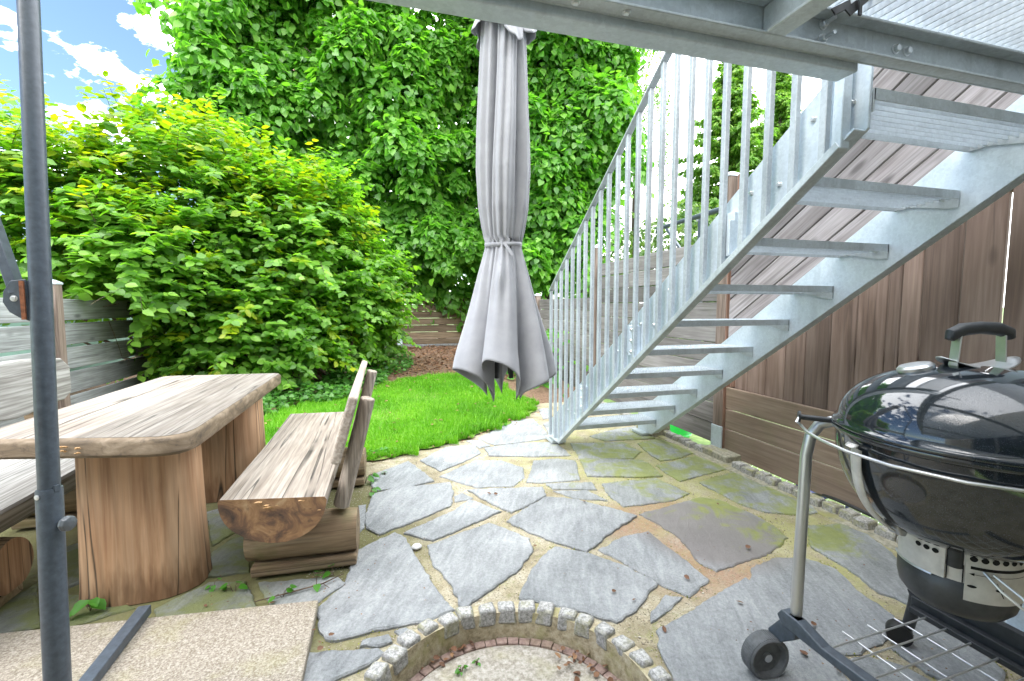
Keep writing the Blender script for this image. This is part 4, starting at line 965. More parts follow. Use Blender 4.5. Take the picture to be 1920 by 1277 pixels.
b.add(V, [(i*na+k, i*na+(k+1) % na, (i+1)*na+(k+1) % na, (i+1)*na+k) for i in range(nr) for k in range(na)]); o = b.build('heat_shield', M['brushed_steel'], ho, smooth=True); q = o.modifiers.new('thick','SOLIDIFY'); q.thickness = .002
b = MB(); vp = Vector((1.363, .865, KZ+.172)); b.lathe([(.040,-.012),(.040,.004),(.034,.010),(.012,.013)], vp, 28, (-.22,.16,1)); b.build('lid_vent', M['steel'], KG, smooth=True)
b = MB(); b.lathe([(.024,0),(.024,.006),(.018,.010)], on(-35, .175, KZ+.150), 24, (.45,-.3,1)); b.build('thermometer', M['steel'], KG, smooth=True)
# side handle bar, wire lid holder, strap
b = MB(); p0 = on(128,.284,KZ-.004); dv = Vector((-.74,.62,.03)).normalized(); p1 = p0+dv*.085
b.tube([p0-dv*.01, p1], .0085, 12); b.lathe([(.018,0),(.018,.006)], p1, 16, dv); b.build('handle_peg', M['black_plastic'], KG, smooth=True)
pts = [p1+Vector((0,0,.004)), p1+dv*.010+Vector((-.012,-.012,-.012))] + [on(a_, r_, z_) for a_, r_, z_ in ((130,.365,.835),(138,.350,.826),(150,.330,.823),(165,.316,.821),(185,.306,.820),(210,.300,.820),(240,.300,.820),(275,.300,.820),(300,.300,.822))]
b = MB(); b.tube(pts, .0042, 10); b.build('lid_holder_wire', M['steel'], KG, smooth=True)
b = MB(); V = []; prof = []
for t in np.linspace(.02, 1.05, 18): prof.append((.281*math.cos(t)**.72+.012*math.sin(t*2)+.005, KZ-.014-.270*math.sin(t)))
aa = 165; tw_ = Vector((-math.sin(R(aa)), math.cos(R(aa)), 0))
prof = [(.296, KZ-.022), (.305, KZ-.028)] + prof[1:]
for r_, z_ in prof:
    c = on(aa, r_, z_); V += [c-tw_*.0165, c-tw_*.006+Vector((math.cos(R(aa)),math.sin(R(aa)),0))*.004, c+tw_*.006+Vector((math.cos(R(aa)),math.sin(R(aa)),0))*.004, c+tw_*.0165]
b.add(V, [(i*4+k, i*4+k+1, (i+1)*4+k+1, (i+1)*4+k) for i in range(len(prof)-1) for k in range(3)]); o = b.build('strap', M['worn_aluminium'], KG, smooth=True, angle=50); q = o.modifiers.new('thick','SOLIDIFY'); q.thickness = .003
b = MB(); c = on(165, .172, .630); b.prism([(c.x-.040,.660),(c.x+.004,.664),(c.x+.022,.612),(c.x+.010,.596),(c.x-.006,.600)], c.y-.020, c.y+.014, 1); b.build('bracket', M['brushed_steel'], KG, bevel=.003)
# ash collar and pot
b = MB(); b.lathe([(.115,.515),(.119,.515),(.121,.612),(.112,.622)], kc, 72); b.build('ash_collar', M['worn_aluminium'], KG, smooth=True)
def plate(a0, a1, z0, z1, r, name, par, mat, th=.002, rc=.012):
    n = 24; V = []; F = []
    for i in range(n+1):
        a_ = a0+(a1-a0)*i/n; ins = 0
        d_ = min(i, n-i)/n*(a1-a0)/57.3*r
        if d_ < rc: ins = rc-math.sqrt(max(0, rc*rc-(rc-d_)**2))
        V += [on(a_, r, z0+ins*0), on(a_, r, z1-ins), on(a_, r+th, z0), on(a_, r+th, z1-ins)]
    for i in range(n):
        p_ = i*4; F += [(p_+2, p_+6, p_+7, p_+3), (p_, p_+1, p_+5, p_+4), (p_+1, p_+3, p_+7, p_+5), (p_, p_+4, p_+6, p_+2)]
    F += [(0,2,3,1), (n*4, n*4+1, n*4+3, n*4+2)]
    b = MB(); b.add(V, F); return b.build(name, M[mat], par, smooth=True)
def disc(b, a_, z, r, w, h, th=.0012):
    c = on(a_, r, z); nn = Vector((math.cos(R(a_)), math.sin(R(a_)), 0)); t_ = Vector((-nn.y, nn.x, 0)); n = 16; V = []
    for k in range(n):
        q = 2*math.pi*k/n; sx_, sz_ = math.copysign(abs(math.cos(q))**1.2, math.cos(q)), math.sin(q); x = w/2*sx_
        cc = on(a_ + x/r*57.3, r, z); V.append(cc + nn*th + Vector((0,0,h/2*sz_)))
    b.add(V, [tuple(range(n))])
pl_l = plate(138, 199, .517, .607, .1225, 'ash_plate', KG, 'worn_aluminium')
pl_r = plate(216, 298, .478, .607, .1225, 'ash_plate', KG, 'worn_aluminium')
for k in range(3): b = MB(); disc(b, 173+k*8.6, .580, .1248, .0142, .0130); b.build('vent_hole', M['black_hole'], pl_l)
for k in range(7): b = MB(); disc(b, 222+k*9.3, .586, .1248, .0150, .0140); b.build('vent_hole', M['black_hole'], pl_r)
for a_ in (222, 246): b = MB(); disc(b, a_, .517, .1248, .018, .0075); b.build('vent_hole', M['black_hole'], pl_r)
def arcstrip(b, a0, a1, z0, z1, r):
    n = 16
    for i in range(n): A0 = a0+(a1-a0)*i/n; A1 = a0+(a1-a0)*(i+1)/n; b.add([on(A0,r,z0), on(A1,r,z0), on(A1,r,z1), on(A0,r,z1)], [(0,1,2,3)])
b = MB(); arcstrip(b, 220, 290, .560, .5675, .1250); arcstrip(b, 222, 282, .5470, .5482, .1250)
b.add([on(219,.1250,.5476), on(223.5,.1250,.5515), on(223.5,.1250,.5437)], [(0,1,2)])
b.add([on(242.5,.1252,.535), on(244,.1252,.533), on(251.5,.1252,.4965), on(250,.1252,.4985)], [(0,1,2,3)]); b.build('slot_marking', M['black_hole'], pl_r)
b = MB(); arcstrip(b, 200.2, 201.4, .520, .580, .1250); arcstrip(b, 213.6, 214.8, .520, .565, .1250); b.build('slot_marking', M['black_hole'], KG)
b = MB(); b.tube([on(207,.113,.553), on(207,.113,.625)], .017, 16); b.build('leg_socket', M['black_plastic'], KG, smooth=True)
b = MB(); pts = [on(231,.126,.558), on(237,.165,.535), on(246,.190,.510), on(252,.192,.508), on(250,.165,.528), on(239,.126,.555)]; b.tube(pts, .0032, 8); b.build('damper_handle', M['steel'], KG, smooth=True)
b = MB(); pts = [on(228,.150,.625), on(230,.172,.637), on(236,.176,.639), on(239,.152,.627)]; b.tube(pts, .0025, 8); b.build('wire_hook', M['steel'], KG, smooth=True)
b = MB(); b.lathe([(.118,.518),(.1205,.516),(.1205,.465),(.115,.440),(.100,.420),(.07,.409),(0,.406)], kc, 64); b.build('ash_pot', M['ash_pot'], KG, smooth=True, angle=60)
b = MB(); pts = [on(a_, .1235, .5145) for a_ in range(128, 193, 5)]; b.tube(pts, .003, 8); b.build('rim_wire', M['steel'], KG, smooth=True)
# cart
LZ = .205
b = MB(); b.tube([(1.222,1.058,.19),(1.236,1.068,.45),(1.253,1.078,.74),(1.262,1.074,.800),(1.276,1.058,.838),(1.296,1.032,.853),(1.325,.995,.853)], .0165, 16); b.build('leg_tube', M['brushed_steel'], KG, smooth=True)
b = MB(); b.prism([(1.105,.215),(1.085,.19),(.72,.19),(.60,.2),(.60,.228),(.72,.225),(.95,.215),(1.03,.238),(1.09,.238)], 1.195, 1.232, 0); b.build('side_rail', M['anthracite'], KG, bevel=.004)
b = MB(); b.prism([(1.12,.10),(1.14,.14),(1.07,.238),(1.03,.238),(1.04,.17)], 1.198, 1.230, 0); b.build('axle_bracket', M['anthracite'], KG, bevel=.004)
b = MB(); b.span((1.650, .45, LZ-.012), (1.672, 1.02, LZ+.006)); b.span((1.675, .45, LZ-.02), (1.70, 1.03, LZ+.030)); b.prism([(.45,LZ-.02),(1.03,LZ-.02),(1.06,LZ+.03),(.98,LZ+.075),(.45,LZ+.075)], 1.70, 1.725, 0)
for y in (.86,.825): b.prism([(1.672,LZ+.0),(1.70,LZ+.0),(1.70,LZ+.032)], y, y+.003, 1)
b.build('side_rail', M['black_plastic'], KG, bevel=.002, seg=1)
b = MB(); b.span((1.20,.44,LZ-.02), (1.72,.475,LZ+.02)); b.build('front_rail', M['black_plastic'], KG, bevel=.003)
b = MB()
for y in (.962,.908,.846,.785,.72,.655,.59,.525): b.tube([(1.228, y-.01, LZ), (1.655, y+.008, LZ)], .0028, 8)
for x in (1.34,1.443,1.557): b.tube([(x, .46, LZ-.0055), (x, 1.0, LZ-.0055)], .0024, 8)
b.build('wire_shelf', M['steel'], KG, smooth=True)
b = MB(); wc = Vector((1.170, 1.118, .070)); ax = Vector((.12,1.,.0)).normalized()
b.lathe([(.020,-.006),(.050,-.008),(.056,-.026),(.063,-.028),(.067,-.024),(.069,0),(.067,.024),(.060,.028),(.02,.024)], wc, 48, ax)
for k in range(60):
    a_ = 2*math.pi*k/60; xw = Vector((ax.y,-ax.x,0)); rd_ = xw*math.cos(a_)+Vector((0,0,math.sin(a_))); b.bar(wc+rd_*.0685-ax*.022, wc+rd_*.0685+ax*.022, .0035, .003, rd_)
wo_ = b.build('wheel', M['tyre'], KG, smooth=True); b = MB(); b.lathe([(.013,-.018),(.013,.045)], wc, 16, ax); b.build('hub', M['brushed_steel'], wo_, smooth=True)
b = MB(); cc = Vector((1.742,1.10,.034)); b.lathe([(.012,-.020),(.030,-.020),(.034,-.014),(.034,.014),(.030,.020),(.012,.020)], cc, 28, (.8,.6,0)); 
b.lathe([(.036,-.024),(.038,-.020),(.038,.020),(.036,.024)], cc+Vector((0,0,.006)), 28, (.8,.6,0)); b.build('caster', M['rubber'], KG, smooth=True)
b = MB(); b.tube([(1.760,1.085,.05),(1.760,1.085,.075)], .010, 12); b.build('caster_stem', M['steel'], KG, smooth=True)
b = MB(); b.tube([(1.760,1.085,.070),(1.742,1.06,.17),(1.700,1.02,.40),(1.61,.93,.66)], [.018,.018,.016,.016], 14); b.build('leg_tube', M['black_plastic'], KG, smooth=True)

# ------------------------------------------------------------------ vegetation
def rdir(n): return nrm(rng.normal(size=(n, 3)))
def lump_leaves(C, RD, per, L, out=.5, down=.75, up=.35, front=None, jit=.22, shell=(.72, 1.04)):
    """leaves shingled over the outside of many small foliage clumps"""
    C = np.repeat(np.asarray(C), per, 0); RD = np.repeat(np.asarray(RD), per, 0); n = len(C)
    d = rdir(n)
    if front is not None:
        flip = (d @ np.array(front)) < -.25; d[flip] *= -1
    d[:, 2] = np.where(d[:, 2] < -.55, -d[:, 2], d[:, 2])
    P = C + d*RD*rng.uniform(*shell, (n, 1))
    N = nrm(d*out + np.array([0,0,up]) + rng.normal(0, jit, (n, 3)))
    D = nrm(np.array([0,0,-down]) + d*.55 + rng.normal(0, .38, (n, 3)))
    return P, D, N, rng.uniform(L[0], L[1], n)
def limb(b, a, c, r0, r1, bend=.1, seg=6):
    a, c = Vector(a), Vector(c); pts = []
    off = Vector((random.uniform(-1,1), random.uniform(-1,1), random.uniform(-.3,.6)))*bend
    for i in range(seg+1):
        t = i/seg; pts.append(a.lerp(c, t) + off*math.sin(math.pi*t) + Vector((random.uniform(-1,1), random.uniform(-1,1), 0))*.015)
    b.tube(pts, [r0+(r1-r0)*i/seg for i in range(seg+1)], 8)

def lime(name, label, cat, base, trunks, box, keep, nl, per, mat, L, front):
    t = thing(name, label, cat, base)
    b = MB()
    for tx, ty in trunks:
        z0 = gz(ty)-.1 if ty > 10.8 else -.3; top = box[5]-.6
        limb(b, (tx, ty, z0), (tx+random.uniform(-.4,.4), ty, top), .11, .03, .25, 10)
        for k in range(9):
            z = 1.2+(top-1.2)*k/9; a_ = random.uniform(0, 6.28); q = random.uniform(.6, 1.5)
            limb(b, (tx, ty, z), (tx+q*math.cos(a_), ty-abs(q*math.sin(a_)), z+random.uniform(.3,1.0)), .035, .01, .12, 5)
    b.build('trunk', M['bark'], t, smooth=True, angle=None)
    C = []; RD = []
    while len(C) < nl:
        x, y, z = random.uniform(box[0], box[1]), random.uniform(box[2], box[3]), random.uniform(box[4], box[5])
        if not keep(x, y, z): continue
        r = random.uniform(.26, .58); C.append((x, y, z)); RD.append((r, r*.8, r*random.uniform(.8, 1.25)))
    P, D, N, LL = lump_leaves(C, RD, per, L, front=front)
    # thin the inside so that dark gaps open between the clumps
    A = leaves(P, D, N, LL, LIME, LIME_F)
    n2 = nl*26; idx = rng.integers(0, nl, n2); P2 = np.array(C)[idx] + np.array([0, .6, 0]) + rng.normal(0, .38, (n2, 3))
    B = leaves(P2, rdir(n2)+np.array([0,0,-.6]), rdir(n2)+np.array([0,-.5,.3]), rng.uniform(*L, n2), LIME, LIME_F)
    V, F = merge([A, B]); np_mesh('crown', V, F, M[mat], t); return t
def keep_main(x, y, z):
    if z < 1.15 + .25*math.sin(2.3*x) + max(0, .35-abs(x-.1))*.9: return False
    if x < -3.45 + .10*max(0, z-6) - .3*math.sin(1.7*z): return False
    fr = 10.0 + .32*math.sin(1.9*x+.8*z) + .25*math.sin(2.9*z-1.1*x) + (.35 if z < 1.9 else 0)
    return fr < y
lime('lime_tree', 'tall leafy green tree wall hanging over the far brown fence left of the parasol', 'tree', (-.6, 11.4, .25), [(-2.7, 11.5), (-.6, 11.5), (1.4, 11.5)], (-4.5, 2.9, 9.7, 11.3, 1.0, 8.9), keep_main, 640, 135, 'lime_leaf', (.10, .18), (0,-1,.15))
def keep_right(x, y, z):
    if z < 1.35 + .2*math.sin(3*x): return False
    xr = np.interp(z, [1.2, 2.0, 3.2, 4.2, 6.0, 7.0, 8.5], [3.5, 4.0, 4.6, 5.2, 5.3, 5.15, 5.0]) + .15*math.sin(5*z)
    return x < xr and y > 8.75 + .2*math.sin(3*x+2*z) + .2*math.sin(2.4*z)
lime('lime_tree', 'leafy green tree behind the corner post between parasol and stair railing', 'tree', (4.0, 9.7, -.26), [(3.5, 9.8), (4.5, 9.9)], (2.75, 5.6, 8.5, 10.0, 1.2, 8.6), keep_right, 360, 105, 'lime_leaf_right', (.10, .165), (0,-1,.15))
# the arching branch that reaches left out of the tree wall into the sky
br_ = bpy.data.objects['lime_tree']; b = MB(); pts_ = []
a0_ = Vector((-2.9, 10.9, 6.1))
lv_ = []
for tip in ((-4.75, 10.9, 7.75), (-4.3, 10.9, 7.1), (-3.9, 10.8, 6.6), (-4.0, 10.8, 8.2)):
    tip = Vector(tip); limb(b, a0_, tip, .02, .006, .15, 8); n = 46; t = rng.uniform(.25, 1.05, n)[:, None]
    P = np.array(a0_)*(1-t) + np.array(tip)*t + rng.normal(0, .10, (n, 3)) ; lv_.append(leaves(P, rng.normal(0,.5,(n,3))+np.array([-.3,0,-.6]), rng.normal(0,.5,(n,3))+np.array([0,-.7,.5]), rng.uniform(.13,.2,n), LIME, LIME_F))
b.build('branch', M['twig'], br_, smooth=True, angle=None); V, F = merge(lv_); np_mesh('branch_leaves', V, F, M['lime_leaf'], br_)

# hornbeam bush
hb = thing('hornbeam_bush', 'big yellow green bush spilling over the left fence', 'bush', (-1.9, 7.2, .08))
ELL = [((-2.5,7.3,2.0),(1.5,1.3,1.72),1.0), ((-3.8,6.9,1.85),(1.2,1.2,1.55),.85), ((-1.25,7.25,1.75),(1.15,1.1,1.45),.8), ((-.45,7.7,1.35),(.75,.8,1.0),.5), ((-1.7,6.75,.75),(1.15,.75,.85),.75), ((-.55,8.3,.75),(.75,.9,.85),.5), ((-4.8,6.3,1.9),(1.0,1.0,1.35),.5), ((-2.75,6.3,1.5),(.9,.7,.9),.5)]
wts = np.array([e[2] for e in ELL]); wts = wts/wts.sum(); ns = 3600
sel = rng.choice(len(ELL), ns, p=wts); d = rdir(ns); flip = (d @ np.array([.25,-1,.1])) < -.3; d[flip] *= -1
d[:, 2] = np.where(d[:, 2] < -.6, -d[:, 2], d[:, 2])
Cc = np.array([e[0] for e in ELL])[sel]; Rr = np.array([e[1] for e in ELL])[sel]
start = Cc + d*Rr*rng.uniform(.5, .95, (ns, 1))
upness = np.clip((start[:, 2]-2.2)/1.6, 0, 1)
sdir = nrm(d*np.array([1,1,.6]) + np.array([0,0,.25]) + upness[:, None]*np.array([0,0,.55]) + rng.normal(0, .5, (ns, 3)))
slen = rng.uniform(.3, .6, ns)*(1+.75*upness*(rng.random(ns) < .35))
m = 15; t = np.linspace(.12, 1, m)[None, :, None]
P = start[:, None, :] + sdir[:, None, :]*slen[:, None, None]*t + np.array([0,0,-.22])*(t**2)*slen[:, None, None]*(1-upness[:, None, None]*.6)
tang = sdir[:, None, :] + np.array([0,0,-.44])*t*(1-upness[:, None, None]*.6)
side = nrm(np.cross(sdir, np.array([0,0,1.])))[:, None, :]*np.where(np.arange(m) % 2, 1, -1)[None, :, None]
D = tang*.55 + side + rng.normal(0, .34, (ns, m, 3)) + np.array([0,0,-.2])
N = np.array([0,0,1.]) + sdir[:, None, :]*.15 + rng.normal(0, .42, (ns, m, 3)) + d[:, None, :]*.55
LL = rng.uniform(.075, .16, (ns, m))*np.linspace(1.05, .75, m)[None]
ok = np.ones((ns, m), bool)
ok &= ~((P[..., 2] < 1.3) & (P[..., 0] < -2.62) & (P[..., 1] < 6.4))          # none in front of the boards of the fence
ok &= P[..., 2] > gzv(P[..., 1]) + .03
yellow_sel = (rng.random((ns, 1)) < (.07+.62*np.clip((P[:, m//2, 2]-1.9+.5*np.clip(-P[:, m//2, 0]-2.6, 0, 1.6))/1.5, 0, 1))[:, None]) & (np.arange(m)[None] > 3) & (rng.random((ns, m)) < .88)  # yellower leaf colour, likelier higher up and further left in the bush
for nm, k in (('foliage', ok & ~yellow_sel), ('young_foliage', ok & yellow_sel)):
    V, F = leaves(P[k], D[k], N[k], LL[k], OVAL, OVAL_F); o = np_mesh(nm, V, F, M['yellow_leaf' if nm[0] == 'y' else 'hornbeam_leaf'], hb)
    if nm[0] == 'y': o['label'] = 'yellow green leaves, more of them high up and to the left'
# inner foliage, twigs and stems
n2 = 9000; i2 = rng.choice(len(ELL), n2, p=wts); P2 = np.array([e[0] for e in ELL])[i2] + rdir(n2)*np.array([e[1] for e in ELL])[i2]*(rng.random((n2, 1))**.33)*.72
k = (P2[:, 2] > .2) & ~((P2[:, 2] < 1.3) & (P2[:, 0] < -2.6) & (P2[:, 1] < 6.6)); P2 = P2[k]; n2 = len(P2)
V, F = leaves(P2, rdir(n2)+np.array([0,0,-.3]), rdir(n2)+np.array([0,0,.7]), rng.uniform(.09, .14, n2), OVAL, OVAL_F); np_mesh('inner_foliage', V, F, M['hornbeam_leaf'], hb)
b = MB()
for i in range(0, ns, 4): b.tube([tuple(P[i, 0]), tuple(P[i, 5]), tuple(P[i, 10]), tuple(P[i, -1])], [.004, .0035, .0025, .0015], 4, caps=False)
for k in range(34):
    e = ELL[k % len(ELL)]; bx, by = -2.2+random.uniform(-1.0,1.6), 7.3+random.uniform(-.5,.6); dd = rdir(1)[0]; tp = [e[0][i]+dd[i]*e[1][i]*.6 for i in range(3)]; tp[2] = abs(tp[2]-1)+1
    if by < 6.8 and bx < -2.6: continue
    limb(b, (bx, by, gz(by)-.05), tp, .028, .006, .2, 7)
b.build('stems', M['twig'], hb, smooth=True, angle=None)

# low plants under the bush
def cover(name, label, regs, n, L, mat, h):
    Ps = []
    for (x, y, rx, ry), q in regs:
        a_ = rng.uniform(0, 6.28, q); r_ = np.sqrt(rng.random(q)); X = x+rx*r_*np.cos(a_); Y = y+ry*r_*np.sin(a_); Ps.append(np.stack([X, Y, gzv(Y)+.02+rng.random(q)*h*(1-r_*.6)], 1))
    P = np.concatenate(Ps); n = len(P); a_ = rng.uniform(0, 6.28, n)
    V, F = leaves(P, np.stack([np.cos(a_), np.sin(a_), -.2+0*a_], 1), np.array([0,-.25,1.])+rng.normal(0,.35,(n,3)), rng.uniform(*L, n), LIME, LIME_F)
    o = np_mesh(name, V, F, M[mat]); tag(o, label, 'ground cover', kind='stuff')
cover('ground_ivy', 'low blue green ivy plants creeping under the big bush', [((-.9,5.95,.6,.35), 800), ((-.4,6.9,.45,.6), 800), ((.1,8.4,.4,1.2), 600), ((-1.5,5.5,.45,.35), 450)], 0, (.035, .075), 'ivy_leaf', .22)
cover('clover_patches', 'small clover and weed patches in the lawn edge', [((.95,4.28,.20,.08), 70), ((.45,3.95,.15,.07), 40), ((-.05,3.75,.15,.06), 40), ((.3,5.2,.2,.15), 40), ((.9,6.3,.4,.3), 90), ((1.3,5.4,.2,.2), 40)], 0, (.02, .04), 'weed_leaf', .05)
vine = thing('leafy_plant', 'leafy green plant growing at the fence foot left of the stairs', 'plant', (2.3, 6.6, .06))
n = 420; P = np.stack([2.2+rng.normal(0,.16,n), 6.5+rng.normal(0,.4,n), .1+rng.random(n)**1.6*.75], 1); V, F = leaves(P, rng.normal(0,.6,(n,3))+np.array([-.2,-.3,-.5]), rng.normal(0,.3,(n,3))+np.array([-.2,-.5,.7]), rng.uniform(.06,.11,n), LIME, LIME_F); np_mesh('foliage', V, F, M['weed_leaf'], vine)
b = MB()
for k in range(7): limb(b, (2.2+random.uniform(-.1,.1), 6.5+random.uniform(-.25,.25), .05), (2.2+random.uniform(-.2,.2), 6.5+random.uniform(-.4,.4), .6), .006, .003, .06, 5)
b.build('stems', M['twig'], vine)

def spruce(label, x, y, H, wid):
    t = thing('spruce_tree', label, 'tree', (x, y, -.26), 'spruces beyond the fence')
    b = MB(); b.tube([(x, y, -.3), (x, y, H*.5), (x, y, H)], [.16, .09, .015], 10); VV = []
    z = .6
    while z < H-.05:
        nb = 11; Lb = min((H-z)*wid, .9+(H-z)*.12)*random.uniform(.75, 1.1)+.06
        for k in range(nb):
            a_ = random.uniform(0, 6.28); L_ = Lb*random.uniform(.6, 1.1); dx, dy = math.cos(a_), math.sin(a_)
            pts = [(x+dx*L_*s, y+dy*L_*s, z+random.uniform(-.05,.05) - L_*.30*s + L_*.26*s*s) for s in (0, .35, .7, 1)]
            b.tube(pts, [.02, .014, .009, .004], 4, caps=False)
            n = int(30+L_*150); s = rng.uniform(.12, 1.0, n)[:, None]; s0 = s[:, 0]
            c = np.stack([x+dx*L_*s0, y+dy*L_*s0, z - L_*.30*s0 + L_*.26*s0*s0], 1) + rng.normal(0, .035, (n, 3))
            sd = np.array([-dy, dx, 0])*rng.choice([-1, 1], n)[:, None]
            VV.append(leaves(c, np.array([dx,dy,-.25])*.6 + sd*.6 + rng.normal(0,.3,(n,3)) + np.array([0,0,-.5]), rng.normal(0,.5,(n,3))+np.array([0,0,.8]), rng.uniform(.10,.21,n), DIAM, DIAM_F, .6))
        z += random.uniform(.17, .27)
    b.build('trunk', M['bark'], t, smooth=True, angle=None); V, F = merge(VV); np_mesh('crown', V, F, M['spruce_needle'], t)
spruce('taller dark green spruce with pointed top seen between the balusters', 10.0, 11.7, 9.1, .36)
spruce('slimmer spruce standing just right of the taller one', 12.5, 12.3, 9.0, .36)
bt = thing('birch_tree', 'pale fine leaved birch drooping beside the top of the right tree', 'tree', (7.4, 12.6, -.26))
b = MB(); limb(b, (7.4,12.6,-.3), (7.3,12.5,9.6), .14, .03, .2, 10); VV = []
for k in range(170):
    a_ = random.uniform(0, 6.28); q = random.uniform(.2, 1.25); x, y, z = 7.2+q*math.cos(a_), 12.5+q*math.sin(a_), random.uniform(5.4, 9.3); n = 42
    hang = random.uniform(.6, 1.5); s = rng.uniform(0, 1, n); P = np.stack([x+.10*s*math.cos(a_)+rng.normal(0,.05,n), y+rng.normal(0,.05,n), z-hang*s], 1)
    b.tube([(x, y, z), (x+.1*math.cos(a_), y, z-hang)], .004, 4, caps=False)
    VV.append(leaves(P, rng.normal(0,.5,(n,3))+np.array([0,0,-1]), rdir(n), rng.uniform(.05,.085,n), DIAM, DIAM_F))
    if k % 5 == 0: limb(b, (7.35, 12.55, z-.5), (x, y, z), .02, .006, .08, 5)
b.build('trunk', M['bark'], bt, smooth=True, angle=None); V, F = merge(VV); np_mesh('crown', V, F, M['birch_leaf'], bt)
for nm, lab, x, y, z, rx, rz, q in (('garden_bush', 'loose pale green bush behind the dark fence left of the parasol crank', 6.3, 10.6, 1.1, 1.9, 2.4, 150), ('garden_bush', 'olive green bush with yellowish tips behind the parasol crank', 8.4, 10.2, 1.3, 1.9, 2.8, 150), ('garden_bush', 'rounded green bush at the foot of the slimmer spruce', 10.8, 9.7, 1.4, 1.9, 3.0, 120)):
    t = thing(nm, lab, 'bush', (x, y, -.26)); C = []; RD = []
    for k in range(q):
        dd = rdir(1)[0]; r_ = random.random()**.4; C.append((x+dd[0]*rx*r_, y+dd[1]*rx*r_, z+dd[2]*rz*r_)); r_ = random.uniform(.25,.45); RD.append((r_,r_,r_))
    P, D, N, LL = lump_leaves(C, RD, 75, (.07,.13), jit=.4); k = P[:, 2] > -.2
    V, F = leaves(P[k], D[k], N[k], LL[k], OVAL, OVAL_F); np_mesh('foliage', V, F, M['fence_bush_leaf'], t)
    b = MB()
    for k in range(8): limb(b, (x+random.uniform(-.2,.2), y+random.uniform(-.2,.2), -.3), C[k*5], .03, .008, .15, 6)
    b.build('stems', M['twig'], t)

# ------------------------------------------------------------------ far buildings and things behind the fences
nh = thing('house', 'distant house with brown roof edge showing left of the tall tree', 'house', (-6.0, 26, -.26))
b = MB(); b.span((-6.9, 24, -.3), (-1.5, 32, 11.3)); b.build('wall', M['pale_render'], nh)
b = MB(); b.prism([(23.2, 11.0), (23.2, 11.25), (28, 14.3), (32.8, 11.25), (32.8, 11.0), (28, 14.0)], -7.2, -1.0, 0); b.build('roof', M['roof_tile'], nh)
gs = thing('garden_shed', 'pale green garden shed just behind the left fence', 'shed', (-5.6, 9.2, -.26))
b = MB(); b.span((-6.8, 8.2, -.3), (-4.5, 10.4, 1.50)); b.build('wall', M['shed_green'], gs, bevel=.01); b = MB(); b.prism([(8.0,1.50),(8.0,1.56),(9.3,1.85),(10.6,1.56),(10.6,1.50)], -6.95, -4.35, 0); b.build('roof', M['shed_green'], gs)
ph = thing('house', 'small pale building far behind the dark fence', 'house', (9.5, 19.5, -.26))
b = MB(); b.span((7.2, 18, -.3), (10.0, 23, 2.6)); b.build('wall', M['pale_render'], ph); b = MB(); b.prism([(7.0,2.6),(10.2,2.6),(8.6,3.6)], 17.8, 23.2, 1); b.build('roof', M['roof_tile'], ph)
cp_ = thing('parasol_frame', 'dark tubular parasol frame with white crank handle behind the dark fence', 'parasol frame', (3.6, 4.6, -.26))
b = MB(); b.tube([(3.6,5.52,2.19),(3.6,5.47,2.23),(3.6,5.38,2.235),(3.6,4.75,2.245),(3.6,4.70,2.245),(3.6,4.0,2.26)], [.030,.032,.027,.027,.031,.031], 14); b.build('arm', M['anthracite'], cp_, smooth=True)
b = MB(); b.span((3.575,4.56,-.26),(3.625,4.63,2.21)); b.build('post', M['anthracite'], cp_, bevel=.004)
b = MB(); b.bar((3.6,5.28,2.21),(3.6,4.62,1.55),.03,.03); b.build('strut', M['anthracite'], cp_, bevel=.003)
b = MB(); b.bar((3.565,5.47,2.22),(3.555,5.55,2.05),.018,.010,(1,0,0)); b.lathe([(.010,0),(.010,.03)],(3.56,5.55,2.05),10,(-1,0,0)); b.build('crank', M['white_wire'], cp_, bevel=.002)
b = MB(); b.lathe([(.014,0),(.014,.012)], (3.572,4.63,2.19), 12, (-1,0,0)); b.build('bolt', M['bolt'], cp_)
sp_ = thing('slim_post', 'slim dark post behind the dark fence with mesh screen', 'post', (3.6, 6.06, -.26)); b = MB(); b.span((3.588,6.04,-.26),(3.612,6.08,2.34)); b.build('shaft', M['wire_black'], sp_); b = MB(); b.lathe([(.02,0),(.02,.02)], (3.6,6.06,2.34), 10); b.build('cap', M['wire_black'], sp_)
gt = thing('plastic_tray', 'bright green plastic tray on the ground under the stair foot', 'tray', (2.86, 4.0, -.24))
b = MB(); n = 28; V = []; prof = [(.62,-.22),(.95,-.10),(1.0,-.095),(1.02,-.10),(.97,-.11),(.64,-.23)]
for r_, z_ in prof: V += [(2.86+.145*r_*math.cos(2*math.pi*k/n), 4.02+.26*r_*math.sin(2*math.pi*k/n), z_+.015) for k in range(n)]
b.add(V, [(j*n+i, j*n+(i+1) % n, (j+1)*n+(i+1) % n, (j+1)*n+i) for j in range(len(prof)-1) for i in range(n)] + [tuple(range(n))]); b.build('tray_body', M['green_plastic'], gt, smooth=True)
gn = thing('goal_net', 'low white wire netting frame lying behind the patio cobbles', 'netting', (2.85, 2.6, -.24))
b = MB()
for k in range(22): y = 1.9+.055*k; b.tube([(2.72, y, -.20), (2.98, y, -.03)], .0022, 5)
for k in range(6): f = k/5; b.tube([(2.72+.26*f, 1.9, -.20+.17*f), (2.72+.26*f, 3.06, -.20+.17*f)], .0022, 5)
b.build('mesh', M['white_wire'], gn); b = MB(); b.tube([(2.72,1.88,-.20),(2.72,3.08,-.20)], .010, 8); b.tube([(2.98,1.88,-.03),(2.98,3.08,-.03)], .010, 8); b.build('frame', M['navy_plastic'], gn, smooth=True)
nv = thing('folded_chair', 'navy plastic corner of a folded seat behind the grill tube', 'chair', (2.78, 2.33, -.24))
